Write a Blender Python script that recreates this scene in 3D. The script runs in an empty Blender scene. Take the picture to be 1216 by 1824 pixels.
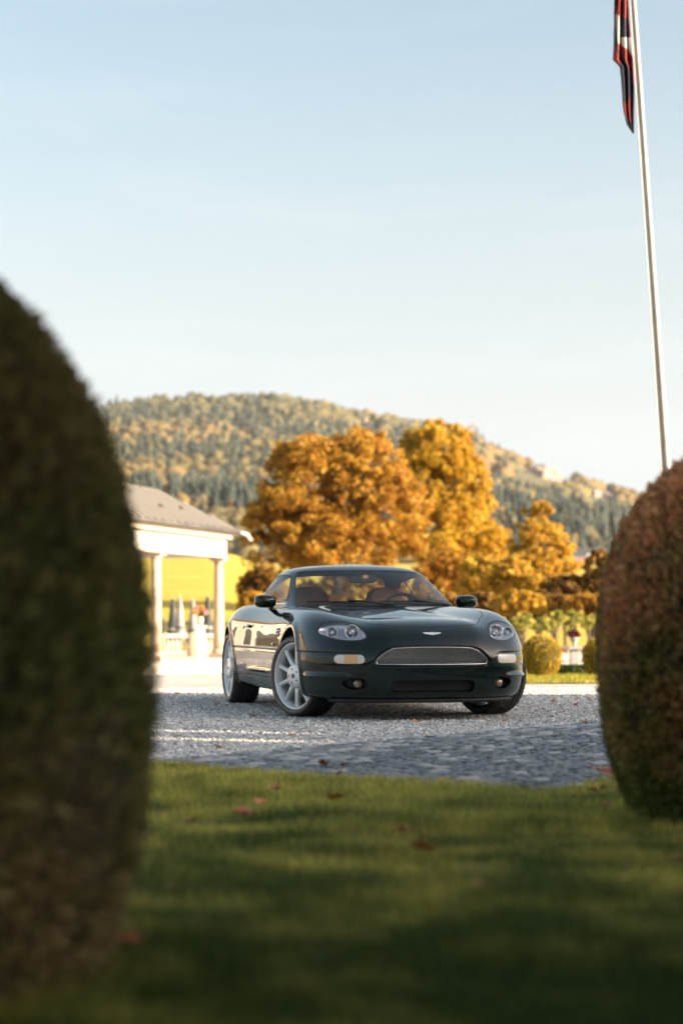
import bpy, math, random
import numpy as np
from mathutils import Vector, Matrix
R = math.radians
scene = bpy.context.scene
COL = scene.collection
random.seed(7); RNG = np.random.default_rng(7)

# ------------------------------------------------------------------ camera
CAM_H = 0.79
cd = bpy.data.cameras.new('camera'); cam = bpy.data.objects.new('camera', cd); COL.objects.link(cam)
cd.sensor_fit = 'VERTICAL'; cd.sensor_height = 36.0; cd.sensor_width = 24.0
cd.lens = 69.5
cam.location = (0, 0, CAM_H); cam.rotation_euler = (R(90 + 3.04), 0, 0)
cd.clip_start = 0.1; cd.clip_end = 6000
cd.dof.use_dof = True; cd.dof.focus_distance = 15.0; cd.dof.aperture_fstop = 1.7
scene.camera = cam

# ------------------------------------------------------------------ sky and sun
SUN_AZ = math.atan2(-0.357, 0.934)      # direction towards the sun, seen from above
SUN_EL = R(16)
SUN_DIR = Vector((math.cos(SUN_EL)*math.cos(SUN_AZ), math.cos(SUN_EL)*math.sin(SUN_AZ), math.sin(SUN_EL)))
world = bpy.data.worlds.new('World'); scene.world = world; world.use_nodes = True
wt = world.node_tree; wt.nodes.clear()
def wn(t, **k):
    n = wt.nodes.new(t)
    for a, b in k.items(): setattr(n, a, b)
    return n
sky = wn('ShaderNodeTexSky', sky_type='NISHITA', sun_disc=False, sun_elevation=SUN_EL,
         sun_rotation=math.atan2(SUN_DIR.x, SUN_DIR.y), altitude=500, air_density=1.0, dust_density=7.5, ozone_density=1.0)
tc = wn('ShaderNodeTexCoord'); mp = wn('ShaderNodeMapping'); mp.inputs['Scale'].default_value = (1.0, 1.0, 5.5)
mp.inputs['Rotation'].default_value = (R(4), R(-7), R(20))
nz = wn('ShaderNodeTexNoise'); nz.inputs['Scale'].default_value = 3.2; nz.inputs['Detail'].default_value = 9; nz.inputs['Roughness'].default_value = 0.62
nz.inputs['Distortion'].default_value = 0.5
cr = wn('ShaderNodeValToRGB'); cr.color_ramp.elements[0].position = 0.47; cr.color_ramp.elements[1].position = 0.78
cm = wn('ShaderNodeMath', operation='MULTIPLY'); cm.inputs[1].default_value = 0.26
cmx = wn('ShaderNodeMix', data_type='RGBA'); cmx.inputs['B'].default_value = (2.85, 3.05, 3.08, 1)
bg = wn('ShaderNodeBackground'); bg.inputs['Strength'].default_value = 0.083
wo = wn('ShaderNodeOutputWorld')
L = wt.links.new
L(tc.outputs['Generated'], mp.inputs['Vector']); L(mp.outputs[0], nz.inputs['Vector']); L(nz.outputs[0], cr.inputs[0])
L(cr.outputs[0], cm.inputs[0])
# thin white veil that thickens towards the horizon all round
sxyz = wn('ShaderNodeSeparateXYZ'); L(tc.outputs['Generated'], sxyz.inputs[0])
vl = wn('ShaderNodeMapRange', interpolation_type='SMOOTHSTEP'); vl.inputs['From Min'].default_value = 0.0; vl.inputs['From Max'].default_value = 0.34; vl.inputs['To Min'].default_value = 0.95; vl.inputs['To Max'].default_value = 0.0
L(sxyz.outputs['Z'], vl.inputs['Value'])
cadd = wn('ShaderNodeMath', operation='ADD', use_clamp=True); L(cm.outputs[0], cadd.inputs[0]); L(vl.outputs[0], cadd.inputs[1]); L(cadd.outputs[0], cmx.inputs['Factor']); hsv = wn('ShaderNodeHueSaturation'); hsv.inputs['Saturation'].default_value = 0.82; hsv.inputs['Hue'].default_value = 0.48; L(sky.outputs[0], hsv.inputs['Color']); L(hsv.outputs[0], cmx.inputs['A'])
L(cmx.outputs['Result'], bg.inputs[0]); L(bg.outputs[0], wo.inputs[0])
sl = bpy.data.lights.new('sun', 'SUN'); sl.energy = 5.0; sl.angle = R(0.53); sl.color = (1.0, 0.80, 0.56)
so = bpy.data.objects.new('sun', sl); COL.objects.link(so)
so.rotation_euler = (-SUN_DIR).to_track_quat('-Z', 'Y').to_euler(); so.location = (30, -12, 20)
scene.view_settings.view_transform = 'Standard'; scene.view_settings.look = 'None'
scene.view_settings.exposure = 1.96; scene.view_settings.gamma = 1.0; scene.view_settings.use_curve_mapping = False
scene.render.engine = 'CYCLES'
scene.cycles.max_bounces = 8; scene.cycles.transparent_max_bounces = 16; scene.cycles.use_denoising = True
scene.cycles.caustics_reflective = False; scene.cycles.caustics_refractive = False

# ------------------------------------------------------------------ helpers
MATS = {}
def mat(name, col, rough=0.6, metal=0.0, coat=0.0, coat_rough=0.03, spec=0.5, noise=None, bump=None, ior=None, trans=0.0, emit=None, alpha=1.0, island=0.0, sheen=0.0):
    """procedural principled material; noise=(scale, colour2, detail), bump=(scale, strength, distance)"""
    if name in MATS: return MATS[name]
    m = bpy.data.materials.new(name); m.use_nodes = True; nt = m.node_tree
    p = nt.nodes['Principled BSDF']
    p.inputs['Base Color'].default_value = (*col, 1); p.inputs['Roughness'].default_value = rough
    p.inputs['Metallic'].default_value = metal; p.inputs['Coat Weight'].default_value = coat
    p.inputs['Coat Roughness'].default_value = coat_rough; p.inputs['Specular IOR Level'].default_value = spec
    p.inputs['Transmission Weight'].default_value = trans; p.inputs['Alpha'].default_value = alpha
    if sheen: p.inputs['Sheen Weight'].default_value = sheen
    if ior: p.inputs['IOR'].default_value = ior
    tcn = nt.nodes.new('ShaderNodeTexCoord')
    src = None
    if noise:
        n = nt.nodes.new('ShaderNodeTexNoise'); n.inputs['Scale'].default_value = noise[0]; n.inputs['Detail'].default_value = noise[2] if len(noise) > 2 else 4
        nt.links.new(tcn.outputs['Object'], n.inputs['Vector'])
        r = nt.nodes.new('ShaderNodeValToRGB'); r.color_ramp.elements[0].position = 0.36; r.color_ramp.elements[1].position = 0.64
        r.color_ramp.elements[0].color = (*col, 1); r.color_ramp.elements[1].color = (*noise[1], 1)
        nt.links.new(n.outputs[0], r.inputs[0]); src = r.outputs[0]
        nt.links.new(src, p.inputs['Base Color'])
    if island:
        g = nt.nodes.new('ShaderNodeNewGeometry'); mr = nt.nodes.new('ShaderNodeMapRange')
        mr.inputs['To Min'].default_value = 1 - island; mr.inputs['To Max'].default_value = 1 + island
        nt.links.new(g.outputs['Random Per Island'], mr.inputs['Value'])
        hs = nt.nodes.new('ShaderNodeHueSaturation'); hs.inputs['Color'].default_value = (*col, 1)
        nt.links.new(mr.outputs[0], hs.inputs['Value'])
        if src: nt.links.new(src, hs.inputs['Color'])
        nt.links.new(hs.outputs[0], p.inputs['Base Color'])
    if bump:
        n2 = nt.nodes.new('ShaderNodeTexNoise'); n2.inputs['Scale'].default_value = bump[0]; n2.inputs['Detail'].default_value = 5
        nt.links.new(tcn.outputs['Object'], n2.inputs['Vector'])
        b = nt.nodes.new('ShaderNodeBump'); b.inputs['Strength'].default_value = bump[1]; b.inputs['Distance'].default_value = bump[2]
        nt.links.new(n2.outputs[0], b.inputs['Height']); nt.links.new(b.outputs[0], p.inputs['Normal'])
    MATS[name] = m
    return m

def link(name, data, parent=None, loc=None, rot=None):
    o = bpy.data.objects.new(name, data); COL.objects.link(o)
    if parent is not None: o.parent = parent
    if loc is not None: o.location = loc
    if rot is not None: o.rotation_euler = rot
    return o
def tag(o, label=None, cat=None, group=None, kind=None):
    if label: o['label'] = label
    if cat: o['category'] = cat
    if group: o['group'] = group
    if kind: o['kind'] = kind
    return o
def empty(name, loc=(0, 0, 0), rz=0, parent=None):
    return link(name, None, parent, loc, (0, 0, rz))
def mesh_np(name, V, F, smooth=False, mats=(), midx=None):
    """V (n,3); F list of index tuples or (m,k) int array"""
    me = bpy.data.meshes.new(name)
    V = np.asarray(V, dtype=np.float32)
    if isinstance(F, np.ndarray):
        m, k = F.shape
        me.vertices.add(len(V)); me.vertices.foreach_set('co', V.ravel())
        me.loops.add(m*k); me.loops.foreach_set('vertex_index', F.astype(np.int32).ravel())
        me.polygons.add(m); me.polygons.foreach_set('loop_start', np.arange(0, m*k, k, dtype=np.int32))
        me.update(calc_edges=True)
    else:
        me.from_pydata(V.tolist(), [], [list(map(int, f)) for f in F])
    for mm in mats: me.materials.append(mm)
    if midx is not None: me.polygons.foreach_set('material_index', np.asarray(midx, dtype=np.int32))
    if smooth: me.polygons.foreach_set('use_smooth', np.ones(len(me.polygons), dtype=bool))
    me.update()
    return me

class MB:
    """collects simple solids into one mesh"""
    def __init__(s): s.V = []; s.F = []
    def add(s, V, F):
        o = len(s.V); s.V += [tuple(v) for v in V]; s.F += [tuple(i+o for i in f) for f in F]; return s
    def box(s, c, d, rz=0, taper=1.0, M=None):
        hx, hy, hz = d[0]/2, d[1]/2, d[2]/2; P = []
        for z, t in ((-hz, 1), (hz, taper)):
            for x, y in ((-hx, -hy), (hx, -hy), (hx, hy), (-hx, hy)): P.append(Vector((x*t, y*t, z)))
        if M is None: M = Matrix.Rotation(rz, 4, 'Z')
        P = [Vector(c) + (M @ p) for p in P]
        return s.add(P, [(0,3,2,1),(4,5,6,7),(0,1,5,4),(1,2,6,5),(2,3,7,6),(3,0,4,7)])
    def tube(s, pts, rad, n=10, closed=False, caps=True):
        pts = [Vector(p) for p in pts]; k = len(pts); rr = rad if hasattr(rad, '__len__') else [rad]*k
        V = []; F = []; up = Vector((0.13, 0.21, 0.97)); last = None
        for i, p in enumerate(pts):
            a = pts[(i-1) % k] if (closed or i > 0) else p; b = pts[(i+1) % k] if (closed or i < k-1) else p
            t = (b-a).normalized()
            if last is None:
                u = t.cross(up); u = u.normalized() if u.length > 1e-4 else t.orthogonal().normalized()
            else:
                u = (last - t*last.dot(t)); u = u.normalized() if u.length > 1e-6 else t.orthogonal().normalized()
            last = u; w = t.cross(u)
            for j in range(n):
                an = 2*math.pi*j/n; V.append(p + rr[i]*(math.cos(an)*u + math.sin(an)*w))
        for i in range(k if closed else k-1):
            for j in range(n):
                i2 = (i+1) % k; F.append((i*n+j, i*n+(j+1) % n, i2*n+(j+1) % n, i2*n+j))
        if caps and not closed:
            F.append(tuple(range(n-1, -1, -1))); F.append(tuple((k-1)*n+j for j in range(n)))
        return s.add(V, F)
    def lathe(s, prof, n=32, M=None, cap=True):
        """prof list of (r,z) about the z axis"""
        V = []; F = []
        for r, z in prof:
            for j in range(n):
                a = 2*math.pi*j/n; v = Vector((r*math.cos(a), r*math.sin(a), z)); V.append(M @ v if M else v)
        k = len(prof)
        for i in range(k-1):
            for j in range(n): F.append((i*n+j, i*n+(j+1) % n, (i+1)*n+(j+1) % n, (i+1)*n+j))
        if cap:
            if prof[0][0] > 1e-5: F.append(tuple(range(n-1, -1, -1)))
            if prof[-1][0] > 1e-5: F.append(tuple((k-1)*n+j for j in range(n)))
        return s.add(V, F)
    def prism(s, poly, z0, z1, M=None):
        n = len(poly); V = [Vector((p[0], p[1], z0)) for p in poly] + [Vector((p[0], p[1], z1)) for p in poly]
        if M is not None: V = [M @ v for v in V]
        F = [tuple(range(n-1, -1, -1)), tuple(range(n, 2*n))] + [(i, (i+1) % n, n+(i+1) % n, n+i) for i in range(n)]
        return s.add(V, F)
    def build(s, name, m, parent=None, smooth=False, bevel=0, loc=None, rot=None, autos=None):
        me = mesh_np(name, np.array(s.V), s.F, smooth, [m])
        o = link(name, me, parent, loc, rot)
        if bevel:
            b = o.modifiers.new('bevel', 'BEVEL'); b.width = bevel; b.segments = 2; b.limit_method = 'ANGLE'; b.angle_limit = R(35)
        if autos is not None: me.set_sharp_from_angle(angle=R(autos))
        return o
def copy_tree(o, parent=None):
    c = o.copy(); COL.objects.link(c)
    if parent is not None: c.parent = parent
    for ch in list(o.children): copy_tree(ch, c)
    return c
# ------------------------------------------------------------------ surface tools
def spline(t, P, tt):
    """natural C2 cubic spline through knots"""
    t = np.asarray(t, float); P = np.asarray(P, float); n = len(t); h = np.diff(t)
    A = np.zeros((n, n)); B = np.zeros((n,) + P.shape[1:])
    A[0, 0] = A[-1, -1] = 1
    for i in range(1, n-1):
        A[i, i-1] = h[i-1]; A[i, i] = 2*(h[i-1]+h[i]); A[i, i+1] = h[i]
        B[i] = 6*((P[i+1]-P[i])/h[i] - (P[i]-P[i-1])/h[i-1])
    M = np.linalg.solve(A, B)
    k = np.clip(np.searchsorted(t, tt, side='right')-1, 0, n-2); hh = h[k]
    a = (t[k+1]-tt)/hh; b = (tt-t[k])/hh
    if P.ndim > 1: a = a[:, None]; b = b[:, None]; hh = hh[:, None]
    return a*P[k]+b*P[k+1]+((a**3-a)*M[k]+(b**3-b)*M[k+1])*hh*hh/6
def loft(rows, tcol_rows, ncol, nspan, wcols=None):
    rows = [np.array(r, float) for r in rows]
    ref = rows[tcol_rows]; ch = np.linalg.norm(np.diff(ref, axis=0), axis=1); t = np.concatenate([[0], np.cumsum(ch)])
    mx = np.array([-1, 1, 1.])
    text = np.concatenate([[-t[2], -t[1]], t, [2*t[-1]-t[-2], 2*t[-1]-t[-3]]])
    tt = np.linspace(0, t[-1], ncol) if wcols is None else wcols(t[-1])
    C = []
    for r in rows:
        e = np.concatenate([[r[2]*mx, r[1]*mx], r, [r[-2]*mx, r[-3]*mx]]); C.append(spline(text, e, tt))
    C = np.array(C)
    ext = np.concatenate([(2*C[0]-C[1])[None], C, (C[-2]*mx)[None]]); n = len(C)
    out = []; vv = []
    for i in range(n-1):
        for k in range(nspan + (1 if i == n-2 else 0)):
            u = k/nspan
            b = [(1-u)**3/6, (3*u**3-6*u*u+4)/6, (-3*u**3+3*u*u+3*u+1)/6, u**3/6]
            out.append(sum(b[j]*ext[i+j] for j in range(4))); vv.append(i+u)
    G = np.array(out)
    G[:, 0, 0] = 0; G[:, -1, 0] = 0
    return G, np.array(vv), tt, t
class Surf:
    def __init__(s, V, N, F, A=None): s.V = V; s.N = N; s.F = F; s.A = A if A is not None else np.zeros((len(V), 0))
    @staticmethod
    def grid(G, vv, tt):
        nr, nc, _ = G.shape
        du = np.gradient(G, axis=1); dv = np.gradient(G, axis=0); N = np.cross(du, dv)
        ln = np.linalg.norm(N, axis=2, keepdims=True); N = N/np.maximum(ln, 1e-12)
        idx = np.arange(nr*nc).reshape(nr, nc)
        F = np.stack([idx[:-1, :-1], idx[:-1, 1:], idx[1:, 1:], idx[1:, :-1]], -1).reshape(-1, 4)
        A = np.stack(np.broadcast_arrays(tt[None, :], vv[:, None]), -1).reshape(-1, 2)
        return Surf(G.reshape(-1, 3).copy(), N.reshape(-1, 3).copy(), [tuple(f) for f in F.tolist()], A)
    def split(s, phi):
        """-> (inside phi<0, outside); faces that cross are cut along phi = 0"""
        phi = np.where(np.abs(phi) < 1e-7, 1e-7, phi); ph = phi.tolist(); sg = phi < 0; sgl = sg.tolist()
        nV = []; nN = []; nA = []; cut = {}; n0 = len(s.V); Fi = []; Fo = []
        V, N, A = s.V, s.N, s.A
        def ev(a, b):
            k = (a, b) if a < b else (b, a); r = cut.get(k)
            if r is None:
                a, b = k; t = ph[a]/(ph[a]-ph[b]); t = min(max(t, 0.002), 0.998)
                nV.append(V[a]+t*(V[b]-V[a])); nn = N[a]+t*(N[b]-N[a]); nN.append(nn/np.linalg.norm(nn)); nA.append(A[a]+t*(A[b]-A[a]))
                r = cut[k] = n0+len(nV)-1
            return r
        for f in s.F:
            c = sum(sgl[i] for i in f)
            if c == 0: Fo.append(f); continue
            if c == len(f): Fi.append(f); continue
            pi = []; po = []
            for q, a in enumerate(f):
                b = f[(q+1) % len(f)]
                (pi if sgl[a] else po).append(a)
                if sgl[a] != sgl[b]:
                    e = ev(a, b); pi.append(e); po.append(e)
            if len(pi) > 2: Fi.append(tuple(pi))
            if len(po) > 2: Fo.append(tuple(po))
        if nV:
            V = np.concatenate([V, np.array(nV)]); N = np.concatenate([N, np.array(nN)]); A = np.concatenate([A, np.array(nA)])
        return Surf(V, N, Fi, A).compact(), Surf(V, N, Fo, A).compact()
    def compact(s):
        used = np.zeros(len(s.V), bool)
        for f in s.F: used[list(f)] = True
        mp_ = np.cumsum(used)-1; m = mp_.tolist()
        return Surf(s.V[used], s.N[used], [tuple(m[i] for i in f) for f in s.F], s.A[used])
    def mirror(s):
        mx = np.array([-1, 1, 1.]); return Surf(s.V*mx, s.N*mx, [f[::-1] for f in s.F], s.A.copy())
    def join(s, o):
        n = len(s.V); return Surf(np.concatenate([s.V, o.V]), np.concatenate([s.N, o.N]), s.F+[tuple(i+n for i in f) for f in o.F], np.concatenate([s.A, o.A]))
    def both(s): return s.join(s.mirror())
    def offset(s, d): return Surf(s.V+s.N*(d if np.isscalar(d) else np.asarray(d)[:, None]), s.N, s.F, s.A)
    def boundary(s):
        e = {}
        for f in s.F:
            for q, a in enumerate(f):
                b = f[(q+1) % len(f)]
                if (b, a) in e: del e[(b, a)]
                else: e[(a, b)] = 1
        return list(e)
    def obj(s, name, m, parent, rim=0.0, rimdir=None, skip_center=True):
        V = s.V; N = s.N; F = list(s.F); nsurf = len(F)
        if rim:
            E = s.boundary()
            if skip_center: E = [(a, b) for a, b in E if not (abs(V[a][0]) < 1e-5 and abs(V[b][0]) < 1e-5)]
            ids = sorted({i for e in E for i in e}); mp_ = {i: len(V)+k for k, i in enumerate(ids)}; mp0 = {i: len(V)+len(ids)+k for k, i in enumerate(ids)}
            if ids:
                d = -N[ids]*rim if rimdir is None else np.array(rimdir, float)[None]*rim
                if rimdir is not None and len(rimdir) == 3: pass
                V = np.concatenate([V, V[ids]+d, V[ids]]); N = np.concatenate([N, N[ids], N[ids]])
                F += [(mp0[b], mp0[a], mp_[a], mp_[b]) for a, b in E]
        me = mesh_np(name, V, F, True, [m])
        if len(s.V):
            me.normals_split_custom_set_from_vertices([tuple(x) for x in N.tolist()]) if not rim else None
            if rim:
                # surface loops keep the loft normals, rim loops stay flat
                nl = []
                for p in me.polygons:
                    if p.index < nsurf: nl += [tuple(N[i]) for i in p.vertices]
                    else: nl += [tuple(p.normal)]*len(p.vertices)
                me.normals_split_custom_set(nl)
        return link(name, me, parent)
def sd_poly(P, x, y, r=0.0):
    """signed distance to a polygon (negative inside), widened by r"""
    P = np.asarray(P, float); d = np.full(len(x), 1e9); ins = np.zeros(len(x), bool); n = len(P)
    for i in range(n):
        ax, ay = P[i]; bx, by = P[(i+1) % n]; ex, ey = bx-ax, by-ay; wx, wy = x-ax, y-ay
        t = np.clip((wx*ex+wy*ey)/(ex*ex+ey*ey+1e-12), 0, 1); d = np.minimum(d, (wx-ex*t)**2+(wy-ey*t)**2)
        c = ((ay <= y) & (by > y)) | ((by <= y) & (ay > y))
        with np.errstate(divide='ignore', invalid='ignore'):
            xi = ax+(y-ay)/(by-ay if by != ay else 1e-9)*ex
        ins ^= c & (x < xi)
    return np.where(ins, -1, 1)*np.sqrt(d)-r
def sd_line(P, x, y):
    P = np.asarray(P, float); d = np.full(len(x), 1e9)
    for i in range(len(P)-1):
        ax, ay = P[i]; ex, ey = P[i+1]-P[i]; wx, wy = x-ax, y-ay
        t = np.clip((wx*ex+wy*ey)/(ex*ex+ey*ey+1e-12), 0, 1); d = np.minimum(d, np.hypot(wx-ex*t, wy-ey*t))
    return d
def smooth_poly(P, n=8):
    """closed Catmull-Rom through points"""
    P = np.asarray(P, float); m = len(P); out = []
    for i in range(m):
        p0, p1, p2, p3 = P[i-1], P[i], P[(i+1) % m], P[(i+2) % m]
        for k in range(n):
            t = k/n; out.append(.5*((2*p1)+(-p0+p2)*t+(2*p0-5*p1+4*p2-p3)*t*t+(-p0+3*p1-3*p2+p3)*t**3))
    return np.array(out)

# ------------------------------------------------------------------ ground
def sstep(a, b, v):
    q = np.clip((v-a)/(b-a), 0, 1); return q*q*(3-2*q)
def terrain(x, y):
    x = np.asarray(x, float); y = np.asarray(y, float)
    ys = np.maximum(y, 1.0); slope = x/ys
    z = -.018*np.clip(y-20, 0, 30)
    crest = 4.4+2.0*(1-sstep(-.060, -.028, slope))
    rise = (crest+.54)*sstep(62, 178, y)
    far = (14-crest)*sstep(190, 520, y)
    w = 1-sstep(1.5, 3.5, np.abs(slope))
    return z+(rise+far)*w
def tz(x, y): return float(terrain(x, y))
def vnoise(x, y, s, seed=0):
    """cheap smooth value noise, numpy"""
    xs = x*s; ys = y*s; xi = np.floor(xs).astype(int); yi = np.floor(ys).astype(int); fx = xs-xi; fy = ys-yi
    fx = fx*fx*(3-2*fx); fy = fy*fy*(3-2*fy)
    def h(a, b):
        v = np.sin(a*127.1+b*311.7+seed*74.7)*43758.5453; return v-np.floor(v)
    return (h(xi, yi)*(1-fx)+h(xi+1, yi)*fx)*(1-fy)+(h(xi, yi+1)*(1-fx)+h(xi+1, yi+1)*fx)*fy

MEADOW = mat('meadow grass', (.40, .295, .020), .9, noise=(.35, (.48, .355, .034), 8), bump=(4, .4, .1))
rad = np.concatenate([np.linspace(.5, 70, 120), np.geomspace(72, 4200, 90)])
az = np.concatenate([np.linspace(-180, -40, 36)[:-1], np.linspace(-40, 40, 161), np.linspace(40, 180, 36)[1:]])
Rg, Ag = np.meshgrid(rad, np.radians(az), indexing='ij')
gx = Rg*np.sin(Ag); gy = Rg*np.cos(Ag)
gz = terrain(gx, gy)-.012
V = np.stack([gx, gy, gz], -1).reshape(-1, 3); nc = len(az); idx = np.arange(V.shape[0]).reshape(len(rad), nc)
F = np.stack([idx[:-1, :-1], idx[:-1, 1:], idx[1:, 1:], idx[1:, :-1]], -1).reshape(-1, 4)[:, ::-1]
V = np.concatenate([V, [[0, 0, -.012]]]); 
ground = link('ground', mesh_np('ground', V, F.copy(), True, [MEADOW])); tag(ground, kind='structure')

def sheet(name, x0, x1, y0, y1, step, lift, m, poly=None, bump=None):
    """a draped ground sheet, optionally trimmed to an outline"""
    xs = np.arange(x0, x1+step/2, step); ys = np.arange(y0, y1+step/2, step); X, Y = np.meshgrid(xs, ys)
    Z = terrain(X, Y)+lift
    if bump is not None: Z = Z+bump(X, Y)
    V = np.stack([X, Y, Z], -1).reshape(-1, 3); idx = np.arange(len(V)).reshape(X.shape)
    F = np.stack([idx[:-1, :-1], idx[:-1, 1:], idx[1:, 1:], idx[1:, :-1]], -1).reshape(-1, 4)
    s = Surf(V, np.tile([0, 0, 1.], (len(V), 1)), [tuple(f) for f in F.tolist()])
    if poly is not None: s, _ = s.split(sd_poly(poly, s.V[:, 0], s.V[:, 1]))
    me = mesh_np(name, s.V, s.F, True, [m]); return link(name, me), s

# gravel court: loose pale grey stone, finer tone variation by voronoi cells
def gravel_mat():
    m = bpy.data.materials.new('pale gravel'); m.use_nodes = True; nt = m.node_tree; p = nt.nodes['Principled BSDF']; p.inputs['Roughness'].default_value = .85
    t = nt.nodes.new('ShaderNodeTexCoord'); v = nt.nodes.new('ShaderNodeTexVoronoi'); v.inputs['Scale'].default_value = 55; nt.links.new(t.outputs['Object'], v.inputs['Vector'])
    hs = nt.nodes.new('ShaderNodeSeparateColor'); nt.links.new(v.outputs['Color'], hs.inputs[0])
    r = nt.nodes.new('ShaderNodeValToRGB'); nt.links.new(hs.outputs[0], r.inputs[0])
    r.color_ramp.elements[0].color = (.21, .195, .18, 1); r.color_ramp.elements[1].color = (.68, .65, .61, 1)
    e = r.color_ramp.elements.new(.45); e.color = (.49, .47, .445, 1)
    n = nt.nodes.new('ShaderNodeTexNoise'); n.inputs['Scale'].default_value = .9; n.inputs['Detail'].default_value = 6; nt.links.new(t.outputs['Object'], n.inputs['Vector'])
    mr = nt.nodes.new('ShaderNodeMapRange'); mr.inputs['From Min'].default_value = .3; mr.inputs['From Max'].default_value = .7; mr.inputs['To Min'].default_value = .78; mr.inputs['To Max'].default_value = 1.12
    nt.links.new(n.outputs[0], mr.inputs['Value'])
    h2 = nt.nodes.new('ShaderNodeHueSaturation'); nt.links.new(r.outputs[0], h2.inputs['Color']); nt.links.new(mr.outputs[0], h2.inputs['Value']); nt.links.new(h2.outputs[0], p.inputs['Base Color'])
    b = nt.nodes.new('ShaderNodeBump'); b.inputs['Strength'].default_value = .8; b.inputs['Distance'].default_value = .012; b.invert = True
    nt.links.new(v.outputs['Distance'], b.inputs['Height']); nt.links.new(b.outputs[0], p.inputs['Normal'])
    MATS['pale gravel'] = m; return m
GRAVEL = gravel_mat()
gv, _ = sheet('gravel_court', -24, 24, 4, 62, .5, .004, GRAVEL); tag(gv, kind='structure')

LAWN_EDGE = [(-9, 16.0), (-5, 13.2), (-2.2, 10.95), (-.94, 10.26), (-.44, 9.86), (.24, 9.24), (.61, 8.90), (.92, 8.74), (1.02, 8.86), (1.14, 9.12), (1.35, 9.50), (2.2, 10.6), (3.6, 12.2), (7, 15)]
LAWN_POLY = [(-9, -9)]+LAWN_EDGE+[(9, 12), (9, -9)]
SOIL = mat('lawn soil and thatch', (.045, .060, .018), .95, noise=(9, (.09, .10, .03), 6))
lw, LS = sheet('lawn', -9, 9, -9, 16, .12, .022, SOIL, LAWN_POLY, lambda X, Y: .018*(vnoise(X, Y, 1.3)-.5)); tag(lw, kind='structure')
# turned lawn edge
E = [(a, b) for a, b in LS.boundary()]
Vv = []; Ff = []
for a, b in E:
    o = len(Vv); Vv += [LS.V[a], LS.V[b], LS.V[b]-[0, 0, .06], LS.V[a]-[0, 0, .06]]; Ff.append((o+3, o+2, o+1, o))
link('lawn_edge', mesh_np('lawn_edge', np.array(Vv), Ff, False, [SOIL]), lw)

# ------------------------------------------------------------------ grass blades
def leaf_mat(name, c1, c2, trans=.35, scale=1.2, rough=.55, island=.35, grad=None):
    """two-sided leaf: diffuse and translucent, tone by clump and by leaf"""
    if name in MATS: return MATS[name]
    m = bpy.data.materials.new(name); m.use_nodes = True; nt = m.node_tree; nt.nodes.clear(); N = nt.nodes.new; Lk = nt.links.new
    o = N('ShaderNodeOutputMaterial'); mx = N('ShaderNodeMixShader'); mx.inputs[0].default_value = trans; d = N('ShaderNodeBsdfPrincipled'); d.inputs['Roughness'].default_value = rough; d.inputs['Specular IOR Level'].default_value = .25
    t = N('ShaderNodeBsdfTranslucent'); tcn = N('ShaderNodeTexCoord'); n = N('ShaderNodeTexNoise'); n.inputs['Scale'].default_value = scale; n.inputs['Detail'].default_value = 4
    r = N('ShaderNodeValToRGB'); r.color_ramp.elements[0].position = .35; r.color_ramp.elements[1].position = .65; r.color_ramp.elements[0].color = (*c1, 1); r.color_ramp.elements[1].color = (*c2, 1)
    g = N('ShaderNodeNewGeometry'); mr = N('ShaderNodeMapRange'); mr.inputs['To Min'].default_value = 1-island; mr.inputs['To Max'].default_value = 1+island; h = N('ShaderNodeHueSaturation')
    m2 = N('ShaderNodeMath'); m2.operation = 'FRACT'; m3 = N('ShaderNodeMath'); m3.operation = 'MULTIPLY'; m3.inputs[1].default_value = 7.31; mr2 = N('ShaderNodeMapRange'); mr2.inputs['To Min'].default_value = .475; mr2.inputs['To Max'].default_value = .525
    Lk(tcn.outputs['Object'], n.inputs['Vector']); 
    if grad:   # (axis, from, to, amount): growth tone on the plant, painted shade on the lawn
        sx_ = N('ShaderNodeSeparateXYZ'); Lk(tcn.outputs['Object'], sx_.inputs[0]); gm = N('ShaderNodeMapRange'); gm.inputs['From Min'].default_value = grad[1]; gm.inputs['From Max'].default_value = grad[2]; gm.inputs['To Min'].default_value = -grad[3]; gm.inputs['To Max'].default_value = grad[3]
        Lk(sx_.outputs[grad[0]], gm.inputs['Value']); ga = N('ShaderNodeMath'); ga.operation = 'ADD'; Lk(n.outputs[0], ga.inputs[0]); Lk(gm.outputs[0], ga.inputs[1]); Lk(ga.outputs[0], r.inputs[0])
    else: Lk(n.outputs[0], r.inputs[0])
    Lk(r.outputs[0], h.inputs['Color']); Lk(g.outputs['Random Per Island'], mr.inputs['Value']); Lk(mr.outputs[0], h.inputs['Value'])
    Lk(g.outputs['Random Per Island'], m3.inputs[0]); Lk(m3.outputs[0], m2.inputs[0]); Lk(m2.outputs[0], mr2.inputs['Value']); Lk(mr2.outputs[0], h.inputs['Hue'])
    Lk(h.outputs[0], d.inputs['Base Color']); Lk(h.outputs[0], t.inputs['Color']); Lk(d.outputs[0], mx.inputs[1]); Lk(t.outputs[0], mx.inputs[2]); Lk(mx.outputs[0], o.inputs[0])
    MATS[name] = m; return m
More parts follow.
